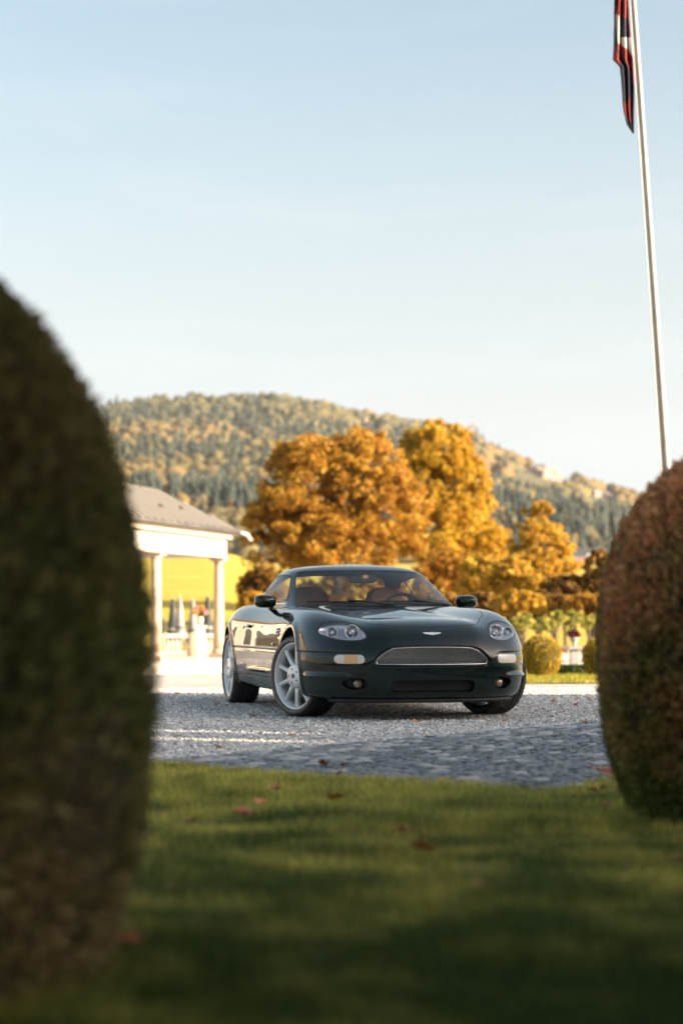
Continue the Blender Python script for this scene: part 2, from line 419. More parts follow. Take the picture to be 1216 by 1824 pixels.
def grass_patch(name, n, sampler, hmin, hmax, wid, m, lift):
    x, y = sampler(n); n = len(x); z = terrain(x, y)+lift+.018*(vnoise(x, y, 1.3)-.5)*(y < 17)
    tuft = vnoise(x, y, 2.2, 3); hgt = (hmin+(hmax-hmin)*RNG.random(n))*(.55+.9*tuft); a = RNG.random(n)*6.283; lean = RNG.random(n)*.9; b = a+RNG.normal(0, .7, n)
    dx = np.cos(a+1.57)*wid; dy = np.sin(a+1.57)*wid
    P0 = np.stack([x-dx, y-dy, z], -1); P1 = np.stack([x+dx, y+dy, z], -1)
    mx = x+np.cos(b)*hgt*lean*.35; my = y+np.sin(b)*hgt*lean*.35; mz = z+hgt*.6
    P2 = np.stack([mx+dx*.8, my+dy*.8, mz], -1); P3 = np.stack([mx-dx*.8, my-dy*.8, mz], -1)
    P4 = np.stack([x+np.cos(b)*hgt*lean, y+np.sin(b)*hgt*lean, z+hgt*(1-.25*lean)], -1)
    V = np.stack([P0, P1, P2, P3, P4], 1).reshape(-1, 3); o = np.arange(n)[:, None]*5
    F = [(int(k), int(k+1), int(k+2), int(k+3)) for k in o[:, 0]]+[(int(k+3), int(k+2), int(k+4)) for k in o[:, 0]]
    # triangles only keep the fast path
    T = np.concatenate([o+np.array([[0, 1, 2]]), o+np.array([[0, 2, 3]]), o+np.array([[3, 2, 4]])], 0)
    return link(name, mesh_np(name, V, T, False, [m]))
def in_lawn(n):
    y = 2.6+8.6*RNG.random(n*2)**1.15; x = (RNG.random(n*2)*2-1)*(.20*y+.35)
    k = sd_poly(LAWN_POLY, x, y) < -.005; return x[k][:n], y[k][:n]
GRASSM = leaf_mat('lawn blades', (.085, .125, .028), (.54, .49, .11), .45, 2.6, grad=('Y', 4.5, 9.5, .13))  # blades darken towards the camera: foreground shade painted into the colour
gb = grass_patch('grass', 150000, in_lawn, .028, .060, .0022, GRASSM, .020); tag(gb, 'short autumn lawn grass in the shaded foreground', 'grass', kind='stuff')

# far lawn strip right of the car
def far_lawn_poly(): return [(1.9, 27.0), (9, 27.6), (12, 38), (6.0, 41), (1.2, 37)]
fl_, _ = sheet('far_lawn', 1, 13, 26, 42, .4, .016, mat('far lawn', (.24, .24, .025), .9, noise=(3, (.32, .29, .04), 6)), far_lawn_poly()); tag(fl_, kind='structure')
def in_far(n):
    x = 1+11*RNG.random(n*2); y = 26.5+15*RNG.random(n*2)**1.6; k = sd_poly(far_lawn_poly(), x, y) < 0; return x[k][:n], y[k][:n]
fgb = grass_patch('far_grass', 24000, in_far, .03, .07, .005, leaf_mat('far lawn blades', (.22, .22, .025), (.34, .29, .04), .4, .8), .012); tag(fgb, 'sunlit lawn strip beyond the gravel on the right', 'grass', kind='stuff')

# ------------------------------------------------------------------ cobbles
COB_LINE = np.array([(-1.15, 10.42), (2.05, 14.75), (4.5, 18.0)])
def cob_region(x, y):
    # right of the drive's far edge, outside the lawn
    a, b = COB_LINE[0], COB_LINE[1]; d = (b-a)/np.linalg.norm(b-a); side = (x-a[0])*d[1]-(y-a[1])*d[0]
    return (side > .0) & (sd_poly(LAWN_POLY, x, y) > .03)
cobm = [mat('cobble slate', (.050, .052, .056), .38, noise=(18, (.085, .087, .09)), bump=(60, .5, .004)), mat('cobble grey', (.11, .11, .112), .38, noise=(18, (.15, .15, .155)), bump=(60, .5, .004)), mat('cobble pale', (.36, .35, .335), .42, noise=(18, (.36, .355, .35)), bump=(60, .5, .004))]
def cobble_mesh(seed, m):
    rg = np.random.default_rng(seed); n = 10; V = []; jit = 1+.10*rg.normal(size=n)
    for r, z in ((1.0, -.03), (1.0, .004), (.86, .016), (.5, .021)):
        for j in range(n):
            a = 2*math.pi*j/n; c, s_ = math.cos(a), math.sin(a); e = .45
            V.append((.056*r*jit[j]*math.copysign(abs(c)**e, c), .046*r*jit[j]*math.copysign(abs(s_)**e, s_), z+.003*rg.normal()*(z > 0)))
    V.append((0, 0, .022)); F = []
    for i in range(3):
        for j in range(n): F.append((i*n+j, i*n+(j+1) % n, (i+1)*n+(j+1) % n, (i+1)*n+j))
    F += [(3*n+j, 3*n+(j+1) % n, 4*n) for j in range(n)]
    return mesh_np('cobblestone', np.array(V), F, True, [m])
COBS = [cobble_mesh(k, cobm[(0, 1, 0, 2, 1, 0)[k]]) for k in range(6)]
pav, _ = sheet('cobbled_drive', -2.5, 6, 7.5, 20, .25, .006, mat('cobble bedding', (.022, .021, .020), .95, noise=(12, (.045, .042, .040))), [(-1.15, 10.42), (2.05, 14.75), (4.5, 18.0), (6, 17), (2.2, 10.6), (1.35, 9.5), (1.02, 8.8), (.92, 8.7), (.24, 9.2), (-.94, 10.2)]); tag(pav, kind='structure')
dv = np.array([.595, .804]); nv = np.array([.804, -.595]); cands = []
for i in range(-14, 80):
    for j in range(-6, 62):
        off = (i*.112+(j % 2)*.056)*1.0; q = COB_LINE[0]+dv*off+nv*(j*.098+.05)+RNG.normal(0, .006, 2)
        if cob_region(q[0:1], q[1:2])[0] and abs(q[0]) < .183*q[1]+.15 and q[1] < 16.5: cands.append(q)
cands.sort(key=lambda q: q[1])
print('cobbles', len(cands))
def vis(q): # hidden by the right topiary?
    return not (q[0] > .160*q[1]+.06 and q[1] < 11)
show = [q for q in cands if vis(q)][:300]; keep = {id(q) for q in show}; rest_c = [q for q in cands if id(q) not in keep]
def cob_tf(q): return (float(q[0]), float(q[1]), .008+.006*RNG.random()), (RNG.normal(0, .06), RNG.normal(0, .06), math.atan2(dv[1], dv[0])+RNG.normal(0, .09)), (1+RNG.normal(0, .08), 1+RNG.normal(0, .08), 1)
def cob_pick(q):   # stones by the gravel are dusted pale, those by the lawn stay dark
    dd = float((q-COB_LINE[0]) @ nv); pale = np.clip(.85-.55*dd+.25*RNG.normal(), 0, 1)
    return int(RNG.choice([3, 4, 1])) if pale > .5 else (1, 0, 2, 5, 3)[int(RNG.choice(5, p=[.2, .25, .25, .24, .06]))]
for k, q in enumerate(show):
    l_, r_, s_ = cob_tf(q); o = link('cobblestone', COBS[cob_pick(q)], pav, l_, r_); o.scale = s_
VV = []; FF = []; MI = []; o0 = 0
for q in rest_c:
    l_, r_, s_ = cob_tf(q); k = cob_pick(q); me = COBS[k]; Mx = Matrix.LocRotScale(l_, __import__('mathutils').Euler(r_), s_)
    VV += [tuple(Mx @ v.co) for v in me.vertices]; FF += [tuple(i+o0 for i in p.vertices) for p in me.polygons]; MI += [(0, 1, 0, 2, 1, 0)[k]]*len(me.polygons); o0 = len(VV)
if VV: tag(link('cobblestones', mesh_np('cobblestones', np.array(VV), FF, True, cobm, MI), pav), kind='stuff')

# ------------------------------------------------------------------ loose gravel stones
def pebbles(n):
    y = 10.3+13.5*RNG.random(n*3)**1.1; x = (RNG.random(n*3)*2-1)*(.19*y+.4)
    k = (sd_poly(LAWN_POLY, x, y) > .04) & (~cob_region(x, y) | (RNG.random(n*3) < .55*np.exp(-np.abs((x+1.15)*nv[0]+(y-10.42)*nv[1])/.35)+.06)); x, y = x[k][:n], y[k][:n]; n = len(x)
    base = np.array([(1, 0, 0), (-1, 0, 0), (0, 1, 0), (0, -1, 0), (0, 0, 1), (.55, .55, .55), (-.55, .55, .5), (.55, -.55, .5), (-.55, -.55, .55)], float)
    T = np.array([(0, 5, 7), (4, 7, 5), (0, 2, 5), (2, 6, 5), (4, 5, 6), (1, 6, 2), (1, 8, 6), (4, 6, 8), (3, 8, 1), (3, 7, 8), (4, 8, 7), (0, 7, 3)])
    s = (.006+.010*RNG.random(n)**2)[:, None, None]; sq = np.stack([.8+.6*RNG.random(n), .8+.4*RNG.random(n), .5+.4*RNG.random(n)], -1)[:, None, :]
    P = base[None]*s*sq*(1+.25*RNG.normal(size=(n, 9, 3))); a = RNG.random(n)*6.283; c, s_ = np.cos(a)[:, None], np.sin(a)[:, None]
    X = P[..., 0]*c-P[..., 1]*s_+x[:, None]; Y = P[..., 0]*s_+P[..., 1]*c+y[:, None]; Z = P[..., 2]+terrain(x, y)[:, None]+.004
    V = np.stack([X, Y, Z], -1).reshape(-1, 3); F = (T[None]+np.arange(n)[:, None, None]*9).reshape(-1, 3)
    return V, F
V, F = pebbles(45000)
PEB = mat('loose stones', (.46, .44, .415), .8, noise=(40, (.56, .54, .51)), island=.6)
pb = link('gravel', mesh_np('gravel', V, F, False, [PEB])); tag(pb, 'loose pale grey gravel stones scattered over the court', 'gravel', kind='stuff')
# ------------------------------------------------------------------ wooded hill behind
SKY_PX = np.array([-1600, -900, -400, 0, 120, 190, 270, 370, 480, 560, 620, 700, 770, 840, 880, 960, 1050, 1130, 1216, 1400, 1800, 2600, 3200.])
SKY_PY = np.array([900, 800, 740, 735, 735, 735, 722, 717, 717, 728, 745, 755, 765, 782, 808, 838, 868, 888, 912, 950, 990, 1010, 1030.])
def ridge_tan(slope): return np.interp(slope, (SKY_PX-608)/3520., (1099-SKY_PY)/3520.)
R0, R1 = 820., 2500.
def hill_h(x, y):
    sl = x/np.maximum(y, 1); q = np.clip((y-R0)/(R1-R0), 0, 1.25)
    prof = np.where(q <= 1, .28+.72*np.power(np.clip(q, 0, 1), .62), 1-.9*(q-1))
    lump = .020*(vnoise(x, y, 1/260., 5)-.5)+.010*(vnoise(x, y, 1/110., 9)-.5)
    t = ridge_tan(sl)
    return .79+y*np.maximum(t*prof+lump*np.clip(1-q, 0, 1)*np.clip(t/.06, 0, 1), .012)
hy = np.concatenate([np.linspace(R0-60, R1, 90), np.linspace(R1+30, R1*1.2, 8)]); hs = np.linspace(-.62, .70, 260)
HY, HS = np.meshgrid(hy, hs, indexing='ij'); HX = HS*HY; HZ = hill_h(HX, HY)
V = np.stack([HX, HY, HZ], -1).reshape(-1, 3); idx = np.arange(len(V)).reshape(HX.shape)
F = np.stack([idx[:-1, :-1], idx[:-1, 1:], idx[1:, 1:], idx[1:, :-1]], -1).reshape(-1, 4)
hill = link('hill', mesh_np('hill', V, F.copy(), True, [mat('forest floor', (.055, .055, .022), .95, noise=(.02, (.09, .075, .025), 6))])); tag(hill, kind='structure')

# pale rock faces near the ridge
ROCK = mat('pale limestone', (.30, .245, .21), .9, noise=(.08, (.17, .135, .11), 8), bump=(.12, 1.0, 3.0))
CLIFFS = [(652, 756, 46, 22), (873, 834, 26, 34), (960, 846, 104, 34), (1068, 884, 66, 22)]
def on_cliff(px, py):
    k = np.zeros(len(px), bool)
    for cx, cy, w, h in CLIFFS: k |= ((px-cx)/(w*.58))**2+((py-cy-4)/(h*.85))**2 < 1
    return k
for cx, cy, w, h in CLIFFS:
    s0 = (cx-608)/3520.; nn = 34; nm = 14
    # find the distance where the hill shows at this height, then set the face just in front of it
    yy = np.linspace(R0, R1, 400); e = (hill_h(s0*yy, yy)-.79)/yy; yd = float(yy[np.argmin(np.abs(e-(1099-cy)/3520.))])-40
    sc_ = yd/3520.; V = []
    for j in range(nm):
        for i in range(nn):
            u = i/(nn-1)*2-1; v = j/(nm-1)*2-1; top = (1-abs(u)**3)*(.5+.75*float(vnoise(np.array([u*4.+cx]), np.array([v*.6]), 1.0)[0]))+.05
            x = s0*yd+u*w/2*sc_*1.05; z = .79+(1099-cy)/3520.*yd+v*h/2*sc_*top*1.1
            V.append((x, yd+10*v+16*float(vnoise(np.array([x]), np.array([z*1.7]), 1/9., 2)[0])+26*u*u, z))
    F = [(j*nn+i, j*nn+i+1, (j+1)*nn+i+1, (j+1)*nn+i) for j in range(nm-1) for i in range(nn-1)]
    tag(link('cliff', mesh_np('cliff', np.array(V), F, False, [ROCK])), kind='structure')

# the wood: conifers and autumn broadleaves standing on the hill
def tree_batch(X, Y, H, W, conifer, rg):
    n = len(X); Z = hill_h(X, Y)-1.0
    if conifer:
        ns = 6; prof = np.array([(.9, .08), (1.0, .16), (.55, .46), (.68, .48), (.32, .74), (.40, .76), (.02, 1.0)])
    else:
        ns = 7; prof = np.array([(.30, .10), (.85, .22), (1.05, .42), (.95, .62), (.68, .82), (.28, .97), (.02, 1.0)])
    k = len(prof); a = np.arange(ns)/ns*2*np.pi
    rr = prof[None, :, 0, None]*(1+(.28 if conifer else .26)*rg.normal(size=(n, k, ns)))*W[:, None, None]/2; zz = prof[None, :, 1, None]*H[:, None, None]*(1+.03*rg.normal(size=(n, k, ns)))
    ph = rg.random(n)[:, None, None]*6.28
    VX = X[:, None, None]+rr*np.cos(a+ph); VY = Y[:, None, None]+rr*np.sin(a+ph); VZ = Z[:, None, None]+zz
    V = np.stack([VX, VY, VZ], -1).reshape(-1, 3)
    f = []
    for i in range(k-1):
        for j in range(ns): f.append((i*ns+j, i*ns+(j+1) % ns, (i+1)*ns+(j+1) % ns, (i+1)*ns+j))
    F = (np.array(f)[None]+np.arange(n)[:, None, None]*k*ns).reshape(-1, 4); return V, F, len(f)
def wood(n, seed):
    rg = np.random.default_rng(seed); q = rg.random(n)**1.25; Y = R0-20+(R1-R0+10)*q; S = -.20+.42*rg.random(n); X = S*Y; Z = hill_h(X, Y)
    px = 608+3520*X/Y; py = 1099-3520*(Z-.79+8)/Y
    k = ~on_cliff(px, py); k &= ~((vnoise(X, Y, 1/170., 21) < .16) & (q < .5)); return X[k], Y[k], rg
FOREST = [mat('dark spruce', (.026, .038, .030), .9, island=.25), mat('olive broadleaf', (.075, .07, .028), .9, island=.4), mat('ochre broadleaf', (.135, .095, .030), .9, island=.35), mat('rust broadleaf', (.16, .09, .034), .9, island=.35), mat('green gold broadleaf', (.10, .083, .030), .9, island=.35)]
X, Y, rg = wood(19000, 11); n = len(X); patch = vnoise(X, Y, 1/190., 4)*.6+vnoise(X, Y, 1/60., 6)*.4; con = (patch+.10*rg.normal(size=n)) > .57
VV = []; FF = []; MI = []; off = 0
for c in (True, False):
    x, y = X[con == c], Y[con == c]; m = len(x); big = .6+.6*rg.random(m)**1.4+.35*vnoise(x, y, 1/90., 14); H = (17 if c else 12.5)*big; W = (6.5 if c else 12)*big*(.85+.3*rg.random(m))
    v, f, nf = tree_batch(x, y, H, W, c, rg); VV.append(v); FF.append(f+off); off += len(v)
    if c: mi = np.zeros(m, int)
    else:
        t = vnoise(x, y, 1/170., 8)*.84+.16*rg.random(m)-.12*np.clip((y-1500)/900, -1, 1); mi = np.where(t < .36, 1, np.where(t < .52, 4, np.where(t < .74, 2, 3)))
    MI.append(np.repeat(mi, nf))
fo = link('forest', mesh_np('forest', np.concatenate(VV), np.concatenate(FF), True, FOREST, np.concatenate(MI))); tag(fo, 'mixed autumn wood of spruces and broadleaf trees covering the hill', 'forest', kind='stuff')
# ------------------------------------------------------------------ trees and shrubs
def leaf_cloud(centres, radii, per, size, rg, flat=.0, out=.5):
    """leaf quads scattered through clump volumes, facing mostly outwards"""
    c = np.repeat(centres, per, 0); r = np.repeat(radii, per)[:, None]; n = len(c)
    d = rg.normal(size=(n, 3)); d /= np.linalg.norm(d, axis=1, keepdims=True); p = c+d*r*(rg.random(n)**.38)[:, None]*np.array([1, 1, .8])
    nn = d*out+rg.normal(size=(n, 3))*.6; nn /= np.linalg.norm(nn, axis=1, keepdims=True)
    t = np.cross(nn, rg.normal(size=(n, 3))); t /= np.linalg.norm(t, axis=1, keepdims=True); b = np.cross(nn, t)
    s = size*(.6+.8*rg.random(n))[:, None]; t = t*s; b = b*s*.62
    V = np.stack([p-t, p+b*.9+nn*s*.15, p+t, p-b*.9+nn*s*.15], 1).reshape(-1, 3); F = np.arange(4*n).reshape(n, 4); return V, F
def crown_clumps(rg, n, lobes):
    """clump centres on and inside a set of ellipsoid lobes (centre, radii)"""
    C = []; Rr = []
    w = np.array([l[1][0]*l[1][1]*l[1][2] for l in lobes])**.66; w = w/w.sum()
    for (c, r), k in zip(lobes, w):
        m = max(4, int(n*k)); d = rg.normal(size=(m, 3)); d /= np.linalg.norm(d, axis=1, keepdims=True); d[:, 2] = np.where(d[:, 2] < -.55, -d[:, 2], d[:, 2])
        f = .45+.62*rg.random(m)**.55; p = np.array(c)+d*np.array(r)*f[:, None]; sc_ = 1.9/max(min(r), .05)
        hole = vnoise(p[:, 0]+p[:, 1]*.6, p[:, 2]*1.3, sc_, 5)*.6+vnoise(p[:, 0]-p[:, 1], p[:, 2], sc_*2.2, 8)*.4
        ok = hole > .34; p = p[ok]; C.append(p); Rr.append(min(r)*(.10+.20*rg.random(len(p))**1.8))
    return np.concatenate(C), np.concatenate(Rr)
BARK = mat('tree bark', (.07, .052, .038), .9, noise=(5, (.11, .085, .06)), bump=(14, .8, .03))
def broad_tree(name, x, y, H, lobes, label, cat, leafm, nclump, per, size, trunk_r, seed, group=None, trunk_h=.3):
    rg = np.random.default_rng(seed); z0 = tz(x, y); t = empty(name, (x, y, z0)); tag(t, label, cat, group)
    C, Rr = crown_clumps(rg, nclump, lobes); V, F = leaf_cloud(C, Rr, per, size, rg); 
    link('crown', mesh_np('crown', V, F, False, [leafm]), t)
    b = MB(); b.tube([(0, 0, -.1), (.03*H*.1, 0, H*.12), (-.02*H*.1, .02, H*trunk_h), (0, 0, H*.62)], [trunk_r*1.35, trunk_r, trunk_r*.85, trunk_r*.3], 10); b.build('trunk', BARK, t, True)
    for k in range(0, len(C), max(1, len(C)//(26 if H > 4 else 10))):
        c = Vector(C[k]); st = Vector((0, 0, H*(trunk_h*.7+.25*rg.random()))); md = st.lerp(c, .5)+Vector((0, 0, .05*H)); b = MB(); b.tube([st, md, c], [trunk_r*.42, trunk_r*.25, trunk_r*.08], 6); b.build('limb', BARK, t, True)
    return t
ORANGE = leaf_mat('orange autumn leaves', (.32, .155, .018), (.51, .30, .040), .4, .45, island=.4)
GOLD = leaf_mat('golden autumn leaves', (.44, .25, .018), (.55, .37, .04), .38, .5, island=.35)
AMBER = leaf_mat('amber autumn leaves', (.44, .25, .025), (.56, .37, .055), .4, .6, island=.35)
RUSTL = leaf_mat('rust brown leaves', (.15, .075, .015), (.36, .20, .028), .3, .6, island=.4)
def P(px, py, d): return ((px-608)/3520.*d, d, CAM_H+(1099-py)/3520.*d)
def lobe(px, py, d, rx, rz, base, ry=None):
    x, y, z = P(px, py, d); return ((x-base[0], y-base[1]+0, z-tz(*base)), (rx/3520.*d, (ry or rx)/3520.*d, rz/3520.*d))
d = 86.; b0 = (P(600, 0, d)[0], d)
broad_tree('autumn_tree', *b0, 9.3, [lobe(560, 880, d, 90, 95, b0), lobe(500, 960, d, 66, 85, b0), lobe(640, 840, d, 80, 72, b0), lobe(690, 930, d, 72, 95, b0), lobe(600, 985, d, 110, 75, b0), lobe(520, 830, d, 45, 45, b0), lobe(470, 940, d, 40, 40, b0)],
           'broad orange-brown autumn tree behind the car roof', 'tree', ORANGE, 1150, 85, .078, .22, 3)
d = 98.; b0 = (P(800, 0, d)[0], d)
broad_tree('autumn_tree', *b0, 10.5, [lobe(785, 815, d, 66, 62, b0), lobe(815, 880, d, 58, 75, b0), lobe(750, 850, d, 42, 70, b0), lobe(780, 950, d, 90, 72, b0), lobe(840, 985, d, 66, 60, b0), lobe(740, 790, d, 28, 34, b0)],
           'tall golden yellow autumn tree to the right of the broad orange one', 'tree', GOLD, 1050, 85, .086, .20, 5)
d = 72.; b0 = (P(958, 0, d)[0], d)
broad_tree('autumn_tree', *b0, 4.9, [lobe(955, 940, d, 34, 46, b0), lobe(960, 985, d, 54, 50, b0), lobe(945, 1030, d, 66, 46, b0), lobe(995, 1035, d, 50, 42, b0), lobe(978, 970, d, 38, 36, b0)],
           'small amber autumn tree standing right of the golden tree', 'tree', AMBER, 520, 65, .058, .10, 8)
d = 66.; b0 = (P(1062, 0, d)[0], d)
broad_tree('autumn_tree', *b0, 3.2, [lobe(1065, 1010, d, 26, 30, b0), lobe(1058, 1050, d, 32, 40, b0), lobe(1090, 1040, d, 36, 46, b0)],
           'dark rusty leaved tree beside the right topiary', 'tree', RUSTL, 300, 50, .065, .08, 9)
for k, (px, py, rx, rz, dd, mm, lab) in enumerate(((868, 1040, 52, 48, 78., AMBER, 'low amber bush above the right wing of the car'), (800, 1040, 70, 58, 82., ORANGE, 'dark brown shrub under the golden tree'), (905, 1045, 48, 48, 68., AMBER, 'rust brown undergrowth shrub left of the small amber tree'), (1005, 1062, 52, 32, 66., RUSTL, 'low rusty shrub behind the pale green saplings'), (470, 1050, 42, 40, 84., RUSTL, 'brown shrub at the left foot of the broad orange tree'), (640, 1060, 110, 40, 88., RUSTL, 'wide rusty shrub seen through the windscreen of the car'), (850, 1082, 52, 24, 63., RUSTL, 'dark low shrub just above the right door mirror of the car'), (925, 1078, 46, 24, 61., AMBER, 'dark low shrub left of the saplings'), (985, 1084, 44, 22, 62., RUSTL, 'dark low shrub behind the middle saplings'), (1048, 1082, 44, 22, 60., ORANGE, 'dark low shrub nearest the right topiary'), (452, 1078, 28, 20, 70., AMBER, 'small amber bush beside the left door mirror of the car'), (760, 1080, 60, 26, 64., RUSTL, 'dark low shrub behind the right side of the car roof'))):
    b0 = (P(px, 0, dd)[0], dd); zc = P(px, py, dd)[2]-tz(*b0)
    broad_tree('autumn_shrub', *b0, zc+rz/3520.*dd, [lobe(px, py, dd, rx, rz, b0), lobe(px-rx*.5, py+8, dd, rx*.5, rz*.7, b0), lobe(px+rx*.5, py+6, dd, rx*.5, rz*.75, b0)], lab, 'shrub', mm, 300, 45, .08, .07, 20+k)
# pale green young standards in front of them
LIME = leaf_mat('pale green leaves', (.30, .31, .05), (.46, .42, .10), .4, 2.0)
for k, (px, py, r, lab) in enumerate(((930, 1112, 21, 'pale green sapling beside the right headlight of the car'), (962, 1116, 16, 'pale green sapling above the round clipped bush'), (988, 1110, 23, 'pale green sapling left of the stone pedestal'), (1020, 1106, 20, 'pale green sapling behind the stone pedestal'), (1052, 1114, 21, 'pale green sapling nearest the right topiary'))):
    dd = 47.+.6*k; b0 = (P(px, 0, dd)[0], dd); zc = P(px, py, dd)[2]-tz(*b0)
    broad_tree('sapling', *b0, zc+.3, [lobe(px, py, dd, r, r*.8, b0), lobe(px+6, py-8, dd, r*.5, r*.8, b0), lobe(px-10, py+8, dd, r*.6, r*.6, b0)], lab, 'sapling', LIME, 30, 70, .055, .025, 50+k, 'saplings beyond the lawn', .5)

# ------------------------------------------------------------------ clipped topiary
def topiary(name, x, y, zc, Rr, bu, bl, nleaf, size, leafm, corem, label, seed, z0=None, group=None):
    rg = np.random.default_rng(seed); z0 = tz(x, y)+.02 if z0 is None else z0; t = empty(name, (x, y, z0)); tag(t, label, 'topiary', group)
    zb = zc-z0
    def surf(u, th, k=1.0): # u in [-1,1] height parameter
        b = np.where(u > 0, bu, bl); rr = Rr*np.sqrt(np.clip(1-u*u, 0, 1))*k; z = zb+u*b*k
        bump = 1+.035*(vnoise(th*3, z*4, 1.0, seed)-.5)+.05*(vnoise(th*1.2+9, z*1.6, 1.0, seed+2)-.5)
        return np.stack([rr*np.cos(th)*bump, rr*np.sin(th)*bump, z], -1)
    ulo = -min(.985, zb/bl)
    us = np.sin(np.linspace(math.asin(ulo), math.pi/2, 40)); ths = np.linspace(0, 2*np.pi, 61)[:-1]; U, T = np.meshgrid(us, ths, indexing='ij'); G = surf(U, T, .955)
    idx = np.arange(G.shape[0]*60).reshape(-1, 60); F = np.stack([idx[:-1], np.roll(idx, -1, 1)[:-1], np.roll(idx, -1, 1)[1:], idx[1:]], -1).reshape(-1, 4)
    link('twig_core', mesh_np('twig_core', G.reshape(-1, 3), F.copy(), True, [corem]), t)
    th = rg.random(nleaf*2)*6.283; u = ulo+(1-ulo)*rg.random(nleaf*2)
    hol = .55*vnoise(th*2.2*Rr/.6, u*5, 1.0, seed+5)+.45*vnoise(th*7*Rr/.6, u*14, 1.0, seed+6); kp = rg.random(nleaf*2) < np.clip((hol-.22)*3.2, .25, 1); th, u = th[kp][:nleaf], u[kp][:nleaf]; nleaf = len(th)
    p = surf(u, th, 1.0)*(1-.05*rg.random(nleaf)[:, None]**1.5); shoot = (rg.random(nleaf) < .02)[:, None]; p = p*(1+shoot*rg.random((nleaf, 1))*.022)
    nrm = np.stack([np.cos(th)*np.sqrt(1-u*u)/Rr, np.sin(th)*np.sqrt(1-u*u)/Rr, u/np.where(u > 0, bu, bl)], -1); nrm /= np.linalg.norm(nrm, axis=1, keepdims=True)
    dirv = nrm*.8+rg.normal(size=(nleaf, 3))*.55+np.array([0, 0, .45]); dirv /= np.linalg.norm(dirv, axis=1, keepdims=True)
    w = np.cross(dirv, rg.normal(size=(nleaf, 3))); w /= np.linalg.norm(w, axis=1, keepdims=True); L_ = size*(.6+.8*rg.random(nleaf))[:, None]
    a = p-dirv*L_*.3; V = np.stack([a-w*L_*.16, a+w*L_*.16, p+dirv*L_*.4+w*L_*.20, p+dirv*L_*.75, p+dirv*L_*.4-w*L_*.20], 1).reshape(-1, 3); o = np.arange(nleaf)[:, None]*5
    T3 = np.concatenate([o+np.array([[0, 1, 2]]), o+np.array([[0, 2, 4]]), o+np.array([[4, 2, 3]])], 0)
    link('foliage', mesh_np('foliage', V, T3, False, [leafm]), t)
    b = MB(); b.tube([(0, 0, -.12), (0.01, 0, .1), (0, 0, zb)], [.07, .06, .03], 10); b.build('trunk', BARK, t, True)
    return t
YEWCORE = mat('yew twigs', (.035, .032, .018), .95, noise=(6, (.055, .042, .024)))
YEWL = leaf_mat('dark yew leaves', (.155, .175, .058), (.32, .245, .115), .28, 2.0, island=.5)
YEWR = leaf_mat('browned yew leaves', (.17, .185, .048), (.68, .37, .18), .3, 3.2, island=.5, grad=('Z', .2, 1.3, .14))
YEWS = leaf_mat('sunlit yew leaves', (.34, .26, .028), (.48, .33, .05), .2, 3.0, island=.4)
topiary('topiary', -1.14, 4.2, .62, .75, 1.05, 1.07, 70000, .026, YEWL, YEWCORE, 'large dark egg-shaped yew topiary in the left foreground', 31)
topiary('topiary', 1.557, 7.5, .66, .59, .80, .98, 85000, .027, YEWR, YEWCORE, 'brown-tinged egg-shaped yew topiary in the right foreground', 32)
topiary('topiary', 1.72, 3.55, .64, .72, 1.0, 1.05, 26000, .036, YEWR, YEWCORE, 'egg-shaped yew topiary added unseen beside the camera to shade the right lawn', 35)  # out-of-frame bush added as an occluder for the near lawn
topiary('topiary', -1.30, .55, .62, .75, 1.05, 1.07, 20000, .036, YEWL, YEWCORE, 'egg-shaped yew topiary added unseen beside the camera to shade the left lawn', 36)  # second occluder added out of view, on the left
x, y, z = P(963, 1166, 35.); topiary('topiary', x, y, z+.01, .345, .34, .46, 9000, .03, YEWS, YEWCORE, 'small round golden clipped bush on the far lawn beside the car', 33)
x, y, z = P(1068, 1168, 35.5); topiary('topiary', x, y, z+.01, .32, .32, .46, 9000, .03, YEWS, YEWCORE, 'clipped bush on the far lawn half hidden by the right topiary', 34)

# unseen tree added over the camera so its crown darkens the near lawn
OLIVEL = leaf_mat('olive leaves of added shade tree', (.06, .08, .02), (.12, .12, .03), .3, .8)
ob = (-3.4, -3.2); oz = tz(*ob)
OL = [(-2, 1.2, 3.5, 2.6, 2.2, .9), (1.5, 1.2, 3.5, 2.6, 2.2, .9), (1, 4.2, 4.1, 2.6, 2.0, .8), (-1.6, 2.6, 2.95, 2.2, 1.6, .55), (1.6, 2.6, 2.95, 2.2, 1.6, .55), (0, .4, 2.7, 2.6, 1.6, .5)]
broad_tree('added_shade_tree', *ob, 6.5, [((a-ob[0], b_-ob[1], c-oz), (d_, e, f)) for a, b_, c, d_, e, f in OL], 'unseen olive-green tree added over the camera to shade the near lawn', 'tree', OLIVEL, 1500, 55, .11, .2, 77)
# ------------------------------------------------------------------ pavilion
STUCCO = mat('cream painted stucco', (.38, .31, .24), .8, noise=(3, (.44, .36, .285)), bump=(30, .15, .01))
WHITEP = mat('white painted timber', (.64, .60, .55), .6, noise=(5, (.57, .53, .48)))
ROOFM = mat('weathered metal roof', (.060, .057, .054), .6, .0, noise=(1.6, (.10, .094, .087), 6), bump=(8, .2, .01))
PLINTH = mat('pale stone plinth', (.55, .50, .45), .85, noise=(4, (.64, .58, .52)), bump=(25, .3, .01))
pa = np.array([-4.03, 43.0]); pb_ = np.array([-2.91, 47.0]); ex = (pb_-pa)/np.linalg.norm(pb_-pa); LEN = float(np.linalg.norm(pb_-pa)); ey = np.array([-ex[1], ex[0]]); DEP = 2.4
ang = math.atan2(ex[1], ex[0]); gz0 = tz(-3.5, 45)
pav_ = empty('pavilion', (pa[0], pa[1], 0), ang); tag(pav_, 'cream columned garden pavilion with ribbed hipped metal roof', 'pavilion')
ZB, ZT = -.17, 2.20
